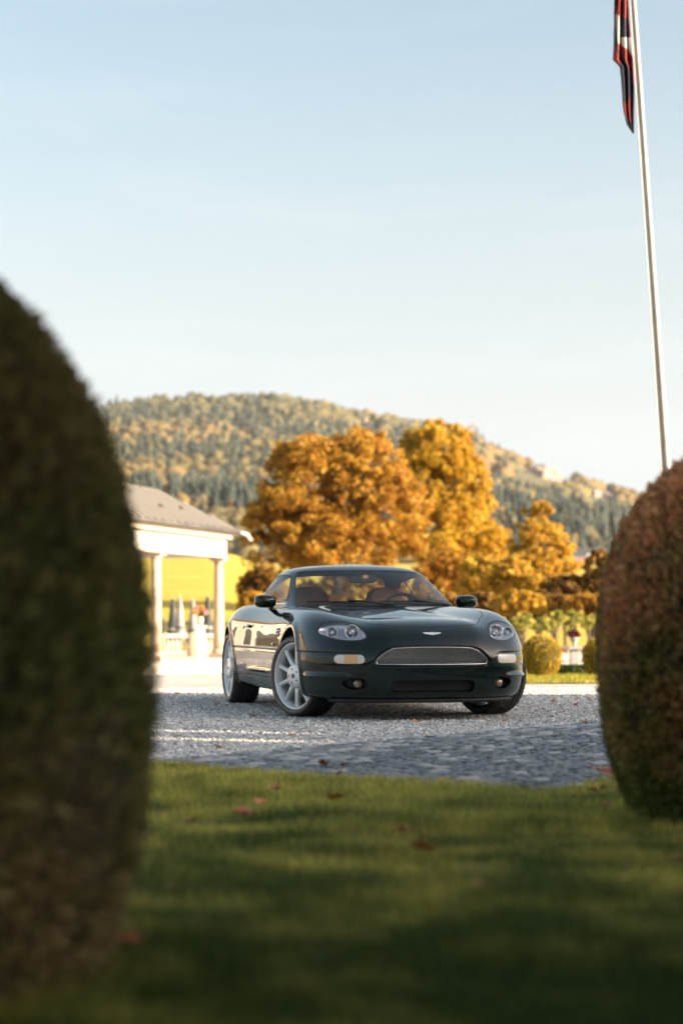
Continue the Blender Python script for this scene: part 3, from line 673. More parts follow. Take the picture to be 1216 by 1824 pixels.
b = MB(); b.box((0, DEP/2, (gz0-.3+ZB)/2+.0), (2*LEN+1.5, DEP+1.5, ZB-gz0+.3)); b.build('plinth', PLINTH, pav_, bevel=.02)
b = MB(); b.box((0, DEP/2, (gz0-.3+gz0+.15)/2), (2*LEN+2.3, DEP+2.3, .45)); b.build('step', PLINTH, pav_, bevel=.02)
def column(x, y):
    b = MB(); r = .125
    b.box((x, y, ZB+.05), (.36, .36, .10)); base = MB(); base.lathe([(.175, ZB+.10), (.18, ZB+.14), (.165, ZB+.18), (.14, ZB+.20)], 24, Matrix.Translation((x, y, 0)))
    c = MB(); c.lathe([(r, ZB+.20), (r*1.01, ZB+.7), (r*.95, ZB+1.5), (r*.86, ZT-.16)], 24, Matrix.Translation((x, y, 0))); co = c.build('column', STUCCO, pav_, True)
    b.build('pedestal_block', STUCCO, co, bevel=.01); base.build('column_base', STUCCO, co, True)
    k = MB(); k.lathe([(r*.86, ZT-.16), (r*1.0, ZT-.15), (r*.95, ZT-.13), (r*1.25, ZT-.07)], 24, Matrix.Translation((x, y, 0))); k.build('capital', STUCCO, co, True)
    a = MB(); a.box((x, y, ZT-.035), (.37, .37, .07)); a.build('abacus', STUCCO, co, bevel=.008)
for x, y in ((0, 0), (LEN, 0), (0, DEP), (LEN, DEP), (-LEN, 0), (-LEN, DEP)): column(x, y)
for (cx, cy, lx, ly) in ((0, 0, 2*LEN+.30, .28), (0, DEP, 2*LEN+.30, .28), (-LEN, DEP/2, .28, DEP-.28), (0, DEP/2, .28, DEP-.28), (LEN, DEP/2, .28, DEP-.28)):
    b = MB(); b.box((cx, cy, ZT+.20), (lx, ly, .40)); b.build('beam', WHITEP, pav_, bevel=.01)
b = MB(); b.box((0, DEP/2, ZT+.415), (2*LEN+.2, DEP-.30, .04)); b.build('ceiling', WHITEP, pav_)
OV = .36; EZ = ZT+.65
b = MB(); b.box((0, DEP/2, ZT+.49), (2*LEN+.50, DEP+.50, .11)); b.box((0, DEP/2, ZT+.572), (2*LEN+.66, DEP+.66, .055)); b.build('cornice', STUCCO, pav_, bevel=.01)
x0, x1, y0, y1 = -LEN-OV, LEN+OV, -OV, DEP+OV; ins = (y1-y0)/2*.9; RZ = EZ+.90; ym = DEP/2
rv = [(x0, y0, EZ), (x1, y0, EZ), (x1, y1, EZ), (x0, y1, EZ), (x0+ins, ym, RZ), (x1-ins, ym, RZ)]
b = MB(); b.add(rv+[(v[0], v[1], EZ-.05) for v in rv[:4]], [(0, 1, 5, 4), (1, 2, 5), (2, 3, 4, 5), (3, 0, 4), (0, 6, 7, 1), (1, 7, 8, 2), (2, 8, 9, 3), (3, 9, 6, 0), (6, 9, 8, 7)]); roof_ = b.build('roof', ROOFM, pav_)
def lerp3(a, c, t): return Vector(a).lerp(Vector(c), t)
def seam(p, q): 
    b = MB(); b.tube([Vector(p)+Vector((0, 0, .012)), Vector(q)+Vector((0, 0, .012))], .045, 6); b.build('standing_seam', SEAM, roof_)
SEAM = mat('pale roof seam', (.30, .28, .255), .5, .2)
n = 19
for k in range(n+1):
    t = k/n; xx = x0+(x1-x0)*t
    for yy in (y0, y1):
        if xx < x0+ins: s_ = (xx-x0)/ins
        elif xx > x1-ins: s_ = (x1-xx)/ins
        else: s_ = 1
        if s_ > .05: seam((xx, yy, EZ), (xx, yy+(ym-yy)*s_, EZ+(RZ-EZ)*s_))
for k in range(1, 11):
    yy = y0+(y1-y0)*k/11; s_ = 1-abs(yy-ym)/((y1-y0)/2)
    for xx, sg in ((x0, 1), (x1, -1)): seam((xx, yy, EZ), (xx+sg*ins*s_, yy, EZ+(RZ-EZ)*s_))
for p, q in ((rv[0], rv[4]), (rv[1], rv[5]), (rv[2], rv[5]), (rv[3], rv[4]), (rv[4], rv[5])):
    b = MB(); b.tube([Vector(p)+Vector((0, 0, .015)), Vector(q)+Vector((0, 0, .015))], .032, 6); b.build('ridge_cap', ROOFM, roof_)
for (u, w) in ((.62, .42), (.78, .45)):   # snow guards
    xx = x0+(x1-x0)*u; yy = y0+(ym-y0)*w; zz = EZ+(RZ-EZ)*w
    b = MB(); b.box((xx, yy, zz+.045), (.22, .05, .07)); b.build('snow_guard', mat('dark iron', (.05, .045, .04), .6), roof_, bevel=.01)
b = MB(); b.tube([(x0, y0-.03, EZ-.03), (x1+.03, y0-.03, EZ-.03), (x1+.03, y1, EZ-.03)], .05, 8); b.build('gutter', ROOFM, roof_, True)
b = MB(); b.tube([(x1+.03, y0-.03, EZ-.03), (x1+.28, y0-.15, EZ-.10), (x1+.34, y0-.2, EZ-.22)], .045, 8); b.build('gutter_spout', WHITEP, roof_, True)

def place(px, py, d): return P(px, py, d)
# balustrade across the back of the terrace
bx0 = P(288, 0, 48.)[0]; bx1 = P(402, 0, 48.)[0]; zt = P(0, 1129, 48.)[2]; zbot = tz(-3.5, 48.)
bal = empty('balustrade', (bx0, 48.2, zbot)); tag(bal, 'low white balustrade with slim balusters behind the pavilion columns', 'balustrade')
hgt = zt-zbot; wid_ = bx1-bx0
b = MB(); b.box((wid_/2, 0, hgt-.05), (wid_, .16, .10)); b.build('top_rail', WHITEP, bal, bevel=.01)
b = MB(); b.box((wid_/2, 0, hgt-.46), (wid_, .14, .07)); b.build('middle_rail', WHITEP, bal, bevel=.01)
b = MB(); b.box((wid_/2, .0, (hgt-.50)/2), (wid_, .18, hgt-.50)); b.build('solid_base', STUCCO, bal, bevel=.01)
nb = 15
for k in range(nb):
    b = MB(); b.lathe([(.028, hgt-.42), (.022, hgt-.38), (.034, hgt-.28), (.020, hgt-.15), (.028, hgt-.10)], 8, Matrix.Translation((wid_*(k+.5)/nb, 0, 0))); b.build('baluster', WHITEP, bal, True)
for xx in (0, wid_*.5, wid_):
    b = MB(); b.box((xx, -.003, hgt/2+.01), (.16, .22, hgt+.02)); b.build('post', STUCCO, bal, bevel=.01)
# pedestal with a flower pot
x, y, z = P(364, 1117, 46.6); zg = ZB
pd = empty('flower_pedestal', (x, y-1.2, 0)); x = x*(y-1.2)/y; tag(pd, 'white square pedestal standing between the pavilion columns', 'pedestal')
b = MB(); b.box((0, 0, (gz0+.1+z)/2), (.20, .20, z-gz0-.1)); b.build('shaft', WHITEP, pd, bevel=.01)
b = MB(); b.box((0, 0, z+.02), (.27, .27, .05)); b.build('cap', WHITEP, pd, bevel=.01)
b = MB(); b.box((0, 0, gz0+.17), (.27, .27, .12)); b.build('foot', WHITEP, pd, bevel=.01)
vs = empty('flower_vase', (pd.location.x, pd.location.y, z+.046)); tag(vs, 'white vase of pink and orange flowers on the white pedestal', 'vase')
b = MB(); b.lathe([(.03, 0), (.06, .06), (.07, .12), (.05, .18), (.06, .2)], 16); b.build('pot', WHITEP, vs, True)
rg = np.random.default_rng(4)
for nm, cc, col in (('pink_blooms', [(.10, 0, .30), (-.08, .03, .38)], ((.55, .22, .24), (.70, .42, .40))), ('orange_blooms', [(-.10, -.04, .30), (.02, .02, .40)], ((.60, .25, .05), (.65, .35, .12))), ('leaves', [(0, 0, .27), (.05, .03, .24)], ((.08, .12, .03), (.12, .15, .04)))):
    v, f = leaf_cloud(np.array(cc, float), np.full(len(cc), .085), 90, .03, rg); link(nm, mesh_np(nm, v, f, False, [leaf_mat(nm+' petals', *col, .3, 9.)]), vs)
# closed parasols on the terrace behind
def parasol(px, py, d, lab, cloth, tie):
    x, y, z = P(px, py, d); g = tz(x, y); t = empty('closed_parasol', (x, y, g)); H = z-g; tag(t, lab, 'parasol', 'closed parasols behind the pavilion')
    b = MB(); b.tube([(0, 0, 0), (0, 0, H)], .02, 8); b.build('pole', WHITEP, t)
    b = MB(); b.lathe([(.22, 0), (.22, .05), (.05, .07)], 16); b.build('foot', mat('dark iron', (.05, .045, .04), .6), t, True)
    V = []; n = 16; prof = [(.015, H), (.05, H-.12), (.085, H-.45), (.115, H-.8), (.15, H-1.10), (.17, H-1.22), (.14, H-1.23)]
    for r, zz in prof:
        for j in range(n): a = 2*math.pi*j/n; rr = r*(1.12 if j % 2 else .74); V.append((rr*math.cos(a), rr*math.sin(a), zz))
    F = [(i*n+j, i*n+(j+1) % n, (i+1)*n+(j+1) % n, (i+1)*n+j) for i in range(len(prof)-1) for j in range(n)]
    link('furled_canopy', mesh_np('furled_canopy', np.array(V), F, True, [cloth]), t)
    b = MB(); b.lathe([(.135, H-.93), (.145, H-.9), (.13, H-.87)], 16, None, False); b.build('tie_band', tie, t, True)
DKC = mat('dark blue canvas', (.035, .042, .05), .9, noise=(6, (.06, .065, .07))); LTC = mat('grey white canvas', (.34, .33, .31), .9, noise=(5, (.22, .22, .21)))
parasol(290, 1098, 57., 'dark closed parasol just right of the left pavilion column', DKC, LTC); parasol(308, 1064, 56., 'dark grey closed parasol, second from the left pavilion column', DKC, LTC); parasol(321, 1060, 55., 'pale closed parasol with a dark tie left of the tall pedestal', LTC, DKC)
parasol(344, 1066, 56., 'striped grey closed parasol directly left of the flowers', LTC, DKC); parasol(370, 1060, 55., 'dark closed parasol behind the flowers by the right column', DKC, LTC)

# ------------------------------------------------------------------ right-hand garden details
STONE = mat('grey stone', (.34, .35, .36), .85, noise=(7, (.26, .27, .28)), bump=(30, .4, .01))
x, y, z = P(1021, 1153, 39.); g = tz(x, y); up_ = empty('stone_pedestal', (x, y, g)); tag(up_, 'grey stone pedestal beyond the low hedge on the right', 'pedestal'); H = z-g
b = MB(); b.box((0, 0, H/2), (.17, .17, H)); b.build('shaft', STONE, up_, bevel=.008); b = MB(); b.box((0, 0, H-.01), (.27, .27, .07)); b.build('cap', STONE, up_, bevel=.01); b = MB(); b.box((0, 0, .06), (.26, .26, .14)); b.build('foot', STONE, up_, bevel=.01)
ur = empty('stone_urn', (x, y, z+.026)); tag(ur, 'small stone urn on the grey pedestal holding a dark red plant', 'urn')
b = MB(); b.lathe([(.06, 0), (.03, .03), (.03, .05), (.075, .10), (.085, .15), (.10, .17), (.09, .165)], 18); b.build('bowl', STONE, ur, True)
pl = empty('red_plant', (x, y, z+.19)); tag(pl, 'dark red leafy plant growing in the stone urn', 'plant')
v, f = leaf_cloud(np.array([(0, 0, .05), (-.05, 0, .07), (.05, .02, .05), (0, -.02, .11)]), np.full(4, .08), 90, .03, rg); link('leaves', mesh_np('leaves', v, f, False, [leaf_mat('dark red leaves', (.10, .018, .02), (.16, .035, .03), .2, 9.)]), pl)
# low hedge
x0_, y_, z_ = P(990, 1191, 38.); x1_ = P(1100, 0, 38.)[0]; g = tz(x0_, y_); hd = empty('low_hedge', (x0_, y_, g)); tag(hd, 'low dark green hedge between the two clipped bushes on the right', 'hedge')
n = 9000; w_ = x1_-x0_; h_ = z_-g+.06; p = np.stack([rg.random(n)*w_, rg.random(n)*.5, h_*rg.random(n)**.5], -1); v, f = leaf_cloud(p, np.full(n, .02), 1, .03, rg)
link('foliage', mesh_np('foliage', v, f, False, [leaf_mat('box leaves', (.045, .075, .018), (.075, .10, .025), .25, 4.)]), hd); b = MB(); b.box((w_/2, .25, h_*.44), (w_*.98, .40, h_*.86)); b.build('twig_core', YEWCORE, hd, bevel=.03)
# post and rail fence behind it
WOODR = mat('reddish timber', (.20, .11, .07), .8, noise=(6, (.26, .15, .10)))
fx0 = P(965, 0, 44.)[0]; fx1 = P(1105, 0, 44.)[0]; zr = P(0, 1153, 44.)[2]; g = tz(fx0, 44.); fe = empty('rail_fence', (fx0, 44., g)); tag(fe, 'wooden rail fence with pale lower boards behind the stone pedestal', 'fence'); wf = fx1-fx0; H = zr-g
b = MB(); b.box((wf/2, 0, H), (wf, .06, .06)); b.build('rail', WOODR, fe, bevel=.005); b = MB(); b.box((wf/2, -.002, H*.62), (wf, .03, .16)); b.build('board', mat('pale boards', (.42, .40, .37), .8, noise=(4, (.5, .47, .43))), fe, bevel=.004); b = MB(); b.box((wf/2, -.001, H*.25), (wf, .03, .16)); b.build('board', MATS['pale boards'], fe, bevel=.004)
for k in range(5): b = MB(); b.box((wf*(k+.1)/4.2, .06, H/2), (.07, .07, H+.08)); b.build('post', WOODR, fe, bevel=.005)
# far houses on the slope
def far_house(name, px, py, d, w, dp, hw, hr, rz, wallm, roofm, lab):
    x, y, z = P(px, py, d); t = empty(name, (x, y, z-hr-hw), rz); tag(t, lab, 'house'); g = -4
    b = MB(); b.box((0, 0, (hw+g)/2), (w, dp, hw-g)); b.build('wall', wallm, t)
    e = .5; v = [(-w/2-e, -dp/2-e, hw-.15), (w/2+e, -dp/2-e, hw-.15), (w/2+e, dp/2+e, hw-.15), (-w/2-e, dp/2+e, hw-.15), (-w/2-e, 0, hw+hr), (w/2+e, 0, hw+hr)]
    b = MB(); b.add(v, [(0, 1, 5, 4), (2, 3, 4, 5), (1, 2, 5), (3, 0, 4), (3, 2, 1, 0)]); ro = b.build('roof', roofm, t); b = MB(); b.box((w*.2, dp*.1, hw+hr), (.7, .7, 1.4)); b.build('chimney', wallm, ro)
    for k in range(3): b = MB(); b.box((-w/2+w*(k+.5)/3, -dp/2-.02, hw*.55), (1.0, .08, 1.3)); b.build('window', mat('far window', (.03, .035, .04), .2), t)
far_house('far_house', 1037, 992, 470., 9, 7, 3.0, 2.6, R(20), mat('house wall', (.50, .45, .40), .9), mat('brown tiles', (.17, .10, .085), .85, noise=(1, (.22, .14, .11))), 'far house with a brown tiled roof near the right topiary')
far_house('far_barn', 1049, 976, 560., 14, 9, 2.5, 3.0, R(8), mat('barn wall', (.10, .085, .07), .9), mat('dark slate roof', (.045, .055, .06), .8), 'far barn with a dark roof above the brown roofed house')

# ------------------------------------------------------------------ flagpole and flag
fd = 24.; Lean = -.0615
fpx, fpy = P(1211.5, 0, fd)[0], fd; fg = tz(fpx, fpy)
fp = empty('flagpole', (fpx, fpy, fg)); fp.rotation_euler = (0, Lean, 0); tag(fp, 'tall slim white flagpole rising behind the right topiary', 'flagpole')
POLE = mat('white flagpole paint', (.25, .245, .235), .4, noise=(4, (.20, .195, .19)))
b = MB(); b.lathe([(.064, 0), (.058, 1.5), (.052, 2.8), (.040, 5.5), (.033, 8.4), (.027, 10.4)], 20); b.build('shaft', POLE, fp, True)
b = MB(); b.lathe([(.11, 0), (.11, .10), (.08, .14)], 20); b.build('base_collar', STONE, fp, True)
b = MB(); b.lathe([(.0, 10.36), (.05, 10.40), (.065, 10.46), (.05, 10.52), (0, 10.55)], 16, None, False); b.build('finial', mat('gilded ball', (.6, .42, .12), .3, 1), fp, True)
b = MB(); b.tube([(-.075, -.03, 1.2), (-.062, -.03, 5), (-.045, -.03, 10.2)], .006, 5); b.build('halyard', WHITEP, fp)
RED = mat('flag red', (.20, .016, .013), .8, noise=(6, (.15, .012, .010))); NAVY = mat('flag navy', (.010, .014, .030), .8); WHT = mat('flag white', (.46, .45, .43), .8)
def zpx(a, c): return 1060+a/7.013, c/7.013
LE = [(292, -420), (285, -200), (280, 0), (275, 440), (262, 665), (345, 750), (360, 900), (375, 1160), (390, 1310), (430, 1490), (505, 1605)]; RE = [(436, -420), (450, -200), (466, 0), (472, 150), (490, 380), (512, 610), (527, 980), (524, 1300), (520, 1606)]
nu, nv_ = 40, 150; V = []; fm = []; UV = []
for j in range(nv_+1):
    c = -420+(2025)*j/nv_; xl = np.interp(c, [p[1] for p in LE], [p[0] for p in LE]); xr = np.interp(c, [p[1] for p in RE], [p[0] for p in RE])
    for i in range(nu+1):
        u = i/nu; a = xl+(xr-xl)*u; px, py = zpx(a, c); wv = math.sin(u*15.5+c*.0022+.8*math.sin(c*.004))*.050+.020*math.sin(u*31+c*.006)
        x, y, z = P(px, py, fd+wv*min(1, (xr-xl)/120)-.02); V.append((x, y, z)); UV.append((a, c))
F = [(j*(nu+1)+i, j*(nu+1)+i+1, (j+1)*(nu+1)+i+1, (j+1)*(nu+1)+i) for j in range(nv_) for i in range(nu)]
UV = np.array(UV); ctr = np.array([UV[list(f)].mean(0) for f in F]); cx, cy = ctr[:, 0], ctr[:, 1]; mi = np.zeros(len(F), int)
navy = [[(262, 30), (308, 10), (300, 190), (325, 520), (340, 620), (272, 440)], [(340, 95), (455, 145), (474, 380), (345, 382)], [(345, 600), (400, 650), (450, 740), (485, 980), (500, 1010), (455, 1200), (420, 1230), (368, 1165)], [(388, 1300), (440, 1450), (526, 1480), (526, 1610), (400, 1610)], [(500, 990), (530, 980), (530, 1500), (495, 1490)], [(300, -420), (420, -420), (440, -180), (320, -160)]]
white = [[(310, 72), (346, 100), (350, 380), (494, 378), (515, 620), (430, 520), (330, 450), (316, 300)]]
for q in navy: mi[sd_poly(q, cx, cy) < 0] = 1
for q in white: mi[sd_poly(q, cx, cy) < 0] = 2
for q in navy[1:2]: mi[sd_poly(q, cx, cy) < 0] = 1
Vn = np.array(V); ctrf = Vn.mean(0)
flg = link('flag', mesh_np('flag', Vn, F, True, [RED, NAVY, WHT], mi)); sm = flg.modifiers.new('thickness', 'SOLIDIFY'); sm.thickness = .004
tag(flg, 'limp red, white and navy flag hanging in folds beside the flagpole', 'flag')

# ------------------------------------------------------------------ houses outside the frame: one shades the court, one is mirrored in the car's flank
HW = mat('manor render', (.52, .47, .40), .85, noise=(1.2, (.58, .52, .45))); WIN = mat('window glass', (.02, .025, .03), .08)
mh = empty('manor_house', (17.5, 13.48, 0)); tag(mh, 'cream manor house right of the camera that shades the court', 'house')
# local: x away to the right, y towards the camera (negative); a flat roof behind a tall parapet with two slots added to pass streaks of sun
b = MB(); b.box((6.5, -20, 2.62), (13, 40, 5.64)); b.build('wall', HW, mh)
e0 = 0.0
for c, w in [(-6.96, .20), (-7.82, .27), (-40.0, 0)]:
    y1_ = c+w/2; b = MB(); b.box((.15, (e0+y1_)/2, 7.02), (.30, e0-y1_, 3.16)); b.build('parapet', HW, mh); e0 = c-w/2
b = MB(); b.box((6.6, -20, 5.47), (12.6, 39.6, .06)); b.build('flat_roof', ROOFM, mh)
for k in range(11):
    yy = -2.2-3.5*k; b = MB(); b.box((-.03, yy, 2.4), (.12, 1.1, 2.1)); wo_ = b.build('window', WIN, mh); b = MB(); b.box((-.06, yy, 1.28), (.2, 1.4, .12)); b.build('window_sill', WHITEP, wo_)
oh = empty('orangery', (-22, 29, tz(-16, 40))); tag(oh, 'cream arcaded orangery left of the pavilion, mirrored in the car doors', 'house')
b = MB(); b.box((4.5, 14, 2.6), (9, 28, 6.4)); b.build('wall', HW, oh); b = MB(); b.add([(-.5, -.5, 5.8), (9.5, -.5, 5.8), (9.5, 28.5, 5.8), (-.5, 28.5, 5.8), (4.5, 4, 8.5), (4.5, 24, 8.5)], [(0, 1, 4), (1, 2, 5, 4), (2, 3, 5), (3, 0, 4, 5), (3, 2, 1, 0)]); b.build('roof', mat('brown tile roof', (.16, .09, .06), .85), oh)
for k in range(7):
    yy = 2+4*k; pts = [(-.9, 0), (.9, 0)]+[(.9*math.cos(a), 2.4+.9*math.sin(a)) for a in np.linspace(0, math.pi, 13)]
    b = MB(); b.prism([(q[0], q[1]) for q in pts], 9.0, 9.06, Matrix.Translation((0, yy, .4)) @ Matrix(((0, 0, 1, 0), (1, 0, 0, 0), (0, 1, 0, 0), (0, 0, 0, 1)))); b.build('arched_window', WIN, oh)
    b = MB(); b.box((-.0+4.5, -.03, 2.2), (1.2, .1, 2.2)) if k == 0 else b.box((9.03, yy+2, 4.9), (.06, .5, .5)); b.build('window', WIN, oh)
# ------------------------------------------------------------------ the car
YF, YR, ZW = -1.165, 1.425, 0.325
CAR_LOC = (0.175, 17.05, 0.0); CAR_RZ = R(14.0)
ROWS = [
 [(0,-1.98,.165),(.30,-1.96,.165),(.52,-1.86,.165),(.67,-1.70,.17),(.73,-1.55,.18),(.74,-1.2955,.19),(.74,-.9,.17),(.74,-.3,.17),(.74,.4,.17),(.74,.9,.18),(.75,1.2955,.2),(.74,1.7,.23),(.62,2.0,.27),(.36,2.15,.28),(0,2.19,.28)],
 [(0,-2.10,.160),(.32,-2.075,.160),(.585,-1.965,.160),(.755,-1.785,.165),(.835,-1.60,.175),(.850,-1.2955,.185),(.835,-.9,.18),(.825,-.3,.175),(.825,.4,.175),(.845,.9,.185),(.86,1.2955,.2),(.82,1.7,.23),(.65,2.08,.27),(.40,2.27,.28),(0,2.31,.28)],
 [(0,-2.155,.225),(.325,-2.125,.225),(.605,-2.015,.225),(.780,-1.825,.23),(.862,-1.62,.23),(.880,-1.2955,.235),(.858,-.9,.235),(.845,-.3,.23),(.845,.4,.23),(.875,.9,.235),(.895,1.2955,.25),(.85,1.7,.27),(.68,2.11,.31),(.42,2.32,.32),(0,2.365,.32)],
 [(0,-2.180,.33),(.33,-2.150,.33),(.615,-2.035,.33),(.795,-1.840,.33),(.878,-1.625,.33),(.900,-1.2955,.33),(.880,-.9,.33),(.868,-.3,.33),(.868,.4,.33),(.895,.9,.34),(.912,1.2955,.35),(.865,1.7,.36),(.70,2.14,.40),(.44,2.36,.42),(0,2.405,.42)],
 [(0,-2.190,.43),(.33,-2.160,.43),(.62,-2.045,.43),(.80,-1.845,.43),(.885,-1.63,.43),(.908,-1.2955,.43),(.892,-.9,.43),(.882,-.3,.43),(.882,.4,.43),(.905,.9,.44),(.92,1.2955,.45),(.872,1.7,.46),(.71,2.15,.50),(.45,2.38,.52),(0,2.425,.52)],
 [(0,-2.185,.505),(.33,-2.155,.505),(.62,-2.040,.505),(.80,-1.842,.51),(.886,-1.63,.515),(.911,-1.2955,.52),(.898,-.9,.52),(.889,-.3,.52),(.889,.4,.52),(.91,.9,.53),(.922,1.2955,.54),(.872,1.7,.55),(.71,2.15,.58),(.45,2.38,.60),(0,2.425,.60)],
 [(0,-2.165,.560),(.33,-2.132,.560),(.61,-2.015,.575),(.785,-1.822,.59),(.873,-1.615,.60),(.906,-1.2955,.61),(.897,-.9,.61),(.889,-.3,.605),(.889,.4,.61),(.91,.9,.62),(.92,1.2955,.63),(.867,1.7,.64),(.70,2.14,.66),(.44,2.36,.69),(0,2.40,.69)],
 [(0,-2.125,.625),(.33,-2.088,.630),(.595,-1.970,.650),(.755,-1.785,.675),(.845,-1.590,.69),(.888,-1.2955,.70),(.880,-.9,.70),(.872,-.3,.695),(.873,.4,.70),(.897,.9,.715),(.905,1.2955,.725),(.85,1.7,.735),(.68,2.11,.75),(.42,2.31,.78),(0,2.35,.78)],
 [(0,-2.040,.690),(.33,-1.998,.698),(.555,-1.885,.722),(.700,-1.710,.757),(.79,-1.53,.780),(.838,-1.26,.795),(.840,-.88,.795),(.832,-.3,.785),(.835,.4,.79),(.855,.9,.81),(.86,1.2955,.82),(.80,1.7,.825),(.63,2.08,.83),(.39,2.27,.85),(0,2.31,.85)],
 [(0,-1.91,.740),(.315,-1.865,.745),(.495,-1.760,.765),(.610,-1.600,.805),(.685,-1.43,.838),(.735,-1.18,.862),(.755,-.84,.872),(.765,-.3,.868),(.768,.4,.876),(.775,.9,.893),(.77,1.2955,.90),(.71,1.7,.895),(.56,2.02,.885),(.35,2.19,.89),(0,2.23,.89)],
 [(0,-1.72,.782),(.265,-1.685,.780),(.405,-1.590,.783),(.495,-1.460,.803),(.555,-1.31,.826),(.605,-1.09,.850),(.630,-.78,.872),(.65,-.3,.885),(.65,.4,.89),(.64,.9,.905),(.62,1.2955,.91),(.58,1.7,.91),(.49,1.93,.905),(.28,2.07,.905),(0,2.11,.905)],
 [(0,-1.46,.826),(.17,-1.435,.823),(.265,-1.365,.820),(.325,-1.265,.825),(.365,-1.145,.836),(.395,-.98,.852),(.41,-.72,.880),(.42,-.3,.905),(.42,.4,.91),(.41,.9,.915),(.39,1.2,.92),(.36,1.5,.92),(.3,1.7,.92),(.17,1.8,.92),(0,1.83,.92)],
 [(0,-1.17,.862),(0,-1.15,.863),(0,-1.11,.866),(0,-1.05,.869),(0,-.98,.872),(0,-.86,.879),(0,-.62,.893),(0,-.3,.91),(0,.4,.915),(0,.8,.92),(0,1.05,.925),(0,1.3,.925),(0,1.42,.925),(0,1.5,.925),(0,1.53,.925)],
]
CAB = [
 [(0,-.79,.872),(.33,-.745,.872),(.58,-.60,.873),(.705,-.43,.872),(.742,-.15,.868),(.748,.3,.870),(.735,.75,.880),(.70,1.15,.895),(.63,1.48,.905),(.34,1.72,.915),(0,1.78,.918)],
 [(0,-.745,.893),(.325,-.70,.893),(.57,-.555,.894),(.690,-.385,.893),(.728,-.12,.895),(.735,.3,.900),(.722,.75,.908),(.68,1.12,.918),(.61,1.44,.925),(.33,1.67,.935),(0,1.73,.938)],
 [(0,-.55,.990),(.305,-.505,.990),(.535,-.365,.988),(.65,-.205,.985),(.695,-.02,.988),(.705,.32,.995),(.69,.73,1.0),(.645,1.05,.995),(.565,1.33,.990),(.30,1.53,1.005),(0,1.585,1.008)],
 [(0,-.325,1.095),(.29,-.285,1.094),(.505,-.155,1.088),(.608,-.015,1.084),(.65,.12,1.088),(.66,.36,1.095),(.645,.70,1.094),(.595,.97,1.078),(.515,1.20,1.062),(.27,1.37,1.082),(0,1.42,1.086)],
 [(0,-.085,1.190),(.27,-.05,1.188),(.475,.05,1.182),(.562,.15,1.178),(.597,.25,1.180),(.605,.42,1.184),(.585,.66,1.176),(.535,.86,1.152),(.465,1.05,1.140),(.245,1.20,1.162),(0,1.24,1.168)],
 [(0,.03,1.224),(.24,.055,1.222),(.41,.13,1.218),(.475,.21,1.216),(.50,.30,1.218),(.505,.44,1.220),(.485,.64,1.211),(.44,.80,1.189),(.385,.95,1.186),(.205,1.06,1.200),(0,1.09,1.205)],
 [(0,.17,1.241),(.16,.19,1.241),(.26,.23,1.240),(.31,.30,1.240),(.325,.36,1.241),(.325,.46,1.241),(.31,.60,1.234),(.28,.72,1.221),(.23,.82,1.219),(.12,.89,1.226),(0,.91,1.228)],
 [(0,.30,1.252),(0,.31,1.252),(0,.33,1.252),(0,.36,1.252),(0,.40,1.251),(0,.47,1.249),(0,.56,1.244),(0,.64,1.239),(0,.70,1.234),(0,.74,1.231),(0,.75,1.230)],
]
def glass_mat(name, tint, ior=1.5, rough=0.0, refl=1.0):
    if name in MATS: return MATS[name]
    m = bpy.data.materials.new(name); m.use_nodes = True; nt = m.node_tree; nt.nodes.clear()
    o = nt.nodes.new('ShaderNodeOutputMaterial'); mx = nt.nodes.new('ShaderNodeMixShader'); t = nt.nodes.new('ShaderNodeBsdfTransparent')
    g = nt.nodes.new('ShaderNodeBsdfGlossy'); f = nt.nodes.new('ShaderNodeFresnel'); ge = nt.nodes.new('ShaderNodeNewGeometry'); im = nt.nodes.new('ShaderNodeMapRange'); im.inputs['To Min'].default_value = ior; im.inputs['To Max'].default_value = 1/ior
    nt.links.new(ge.outputs['Backfacing'], im.inputs['Value']); nt.links.new(im.outputs[0], f.inputs['IOR'])   # a pane reflects alike from both sides
    t.inputs['Color'].default_value = (*tint, 1); g.inputs['Roughness'].default_value = rough; g.inputs['Color'].default_value = (refl, refl, refl, 1)
    nt.links.new(f.outputs[0], mx.inputs[0]); nt.links.new(t.outputs[0], mx.inputs[1]); nt.links.new(g.outputs[0], mx.inputs[2]); nt.links.new(mx.outputs[0], o.inputs[0])
    MATS[name] = m; return m
PAINT = mat('green car paint', (.0006, .0080, .0054), .32, .0, 1.0, .008, spec=.05); PAINT.node_tree.nodes['Principled BSDF'].inputs['Coat IOR'].default_value = 1.44
BLACK = mat('black plastic', (.006, .006, .007), .55)
RUBBER = mat('tyre rubber', (.022, .021, .021), .62, noise=(60, (.035, .032, .029)), bump=(180, .15, .002))
SIDEWALL = mat('dusty tan lit sidewall', (.085, .072, .058), .5, noise=(25, (.14, .115, .09)))  # dust and tan reflected light, both put into the base colour
GASKET = mat('rubber seal', (.008, .008, .008), .4)
CHROME = mat('chrome', (.75, .75, .74), .08, 1.0)
SILVER = mat('silver wheel paint', (.78, .78, .77), .30, .35, .6, .05)
GLASS = glass_mat('car glass', (.92, .96, .94), 1.45, 0, .6)
LENSG = glass_mat('headlight glass', (.92, .93, .94), 1.52)
LEATHER = mat('tan leather', (.26, .10, .042), .5, noise=(30, (.30, .12, .05)), bump=(140, .2, .002))
TRIM = mat('dark cabin trim', (.018, .014, .012), .6, bump=(200, .2, .001))
LINER = mat('grey headliner', (.20, .20, .19), .9)

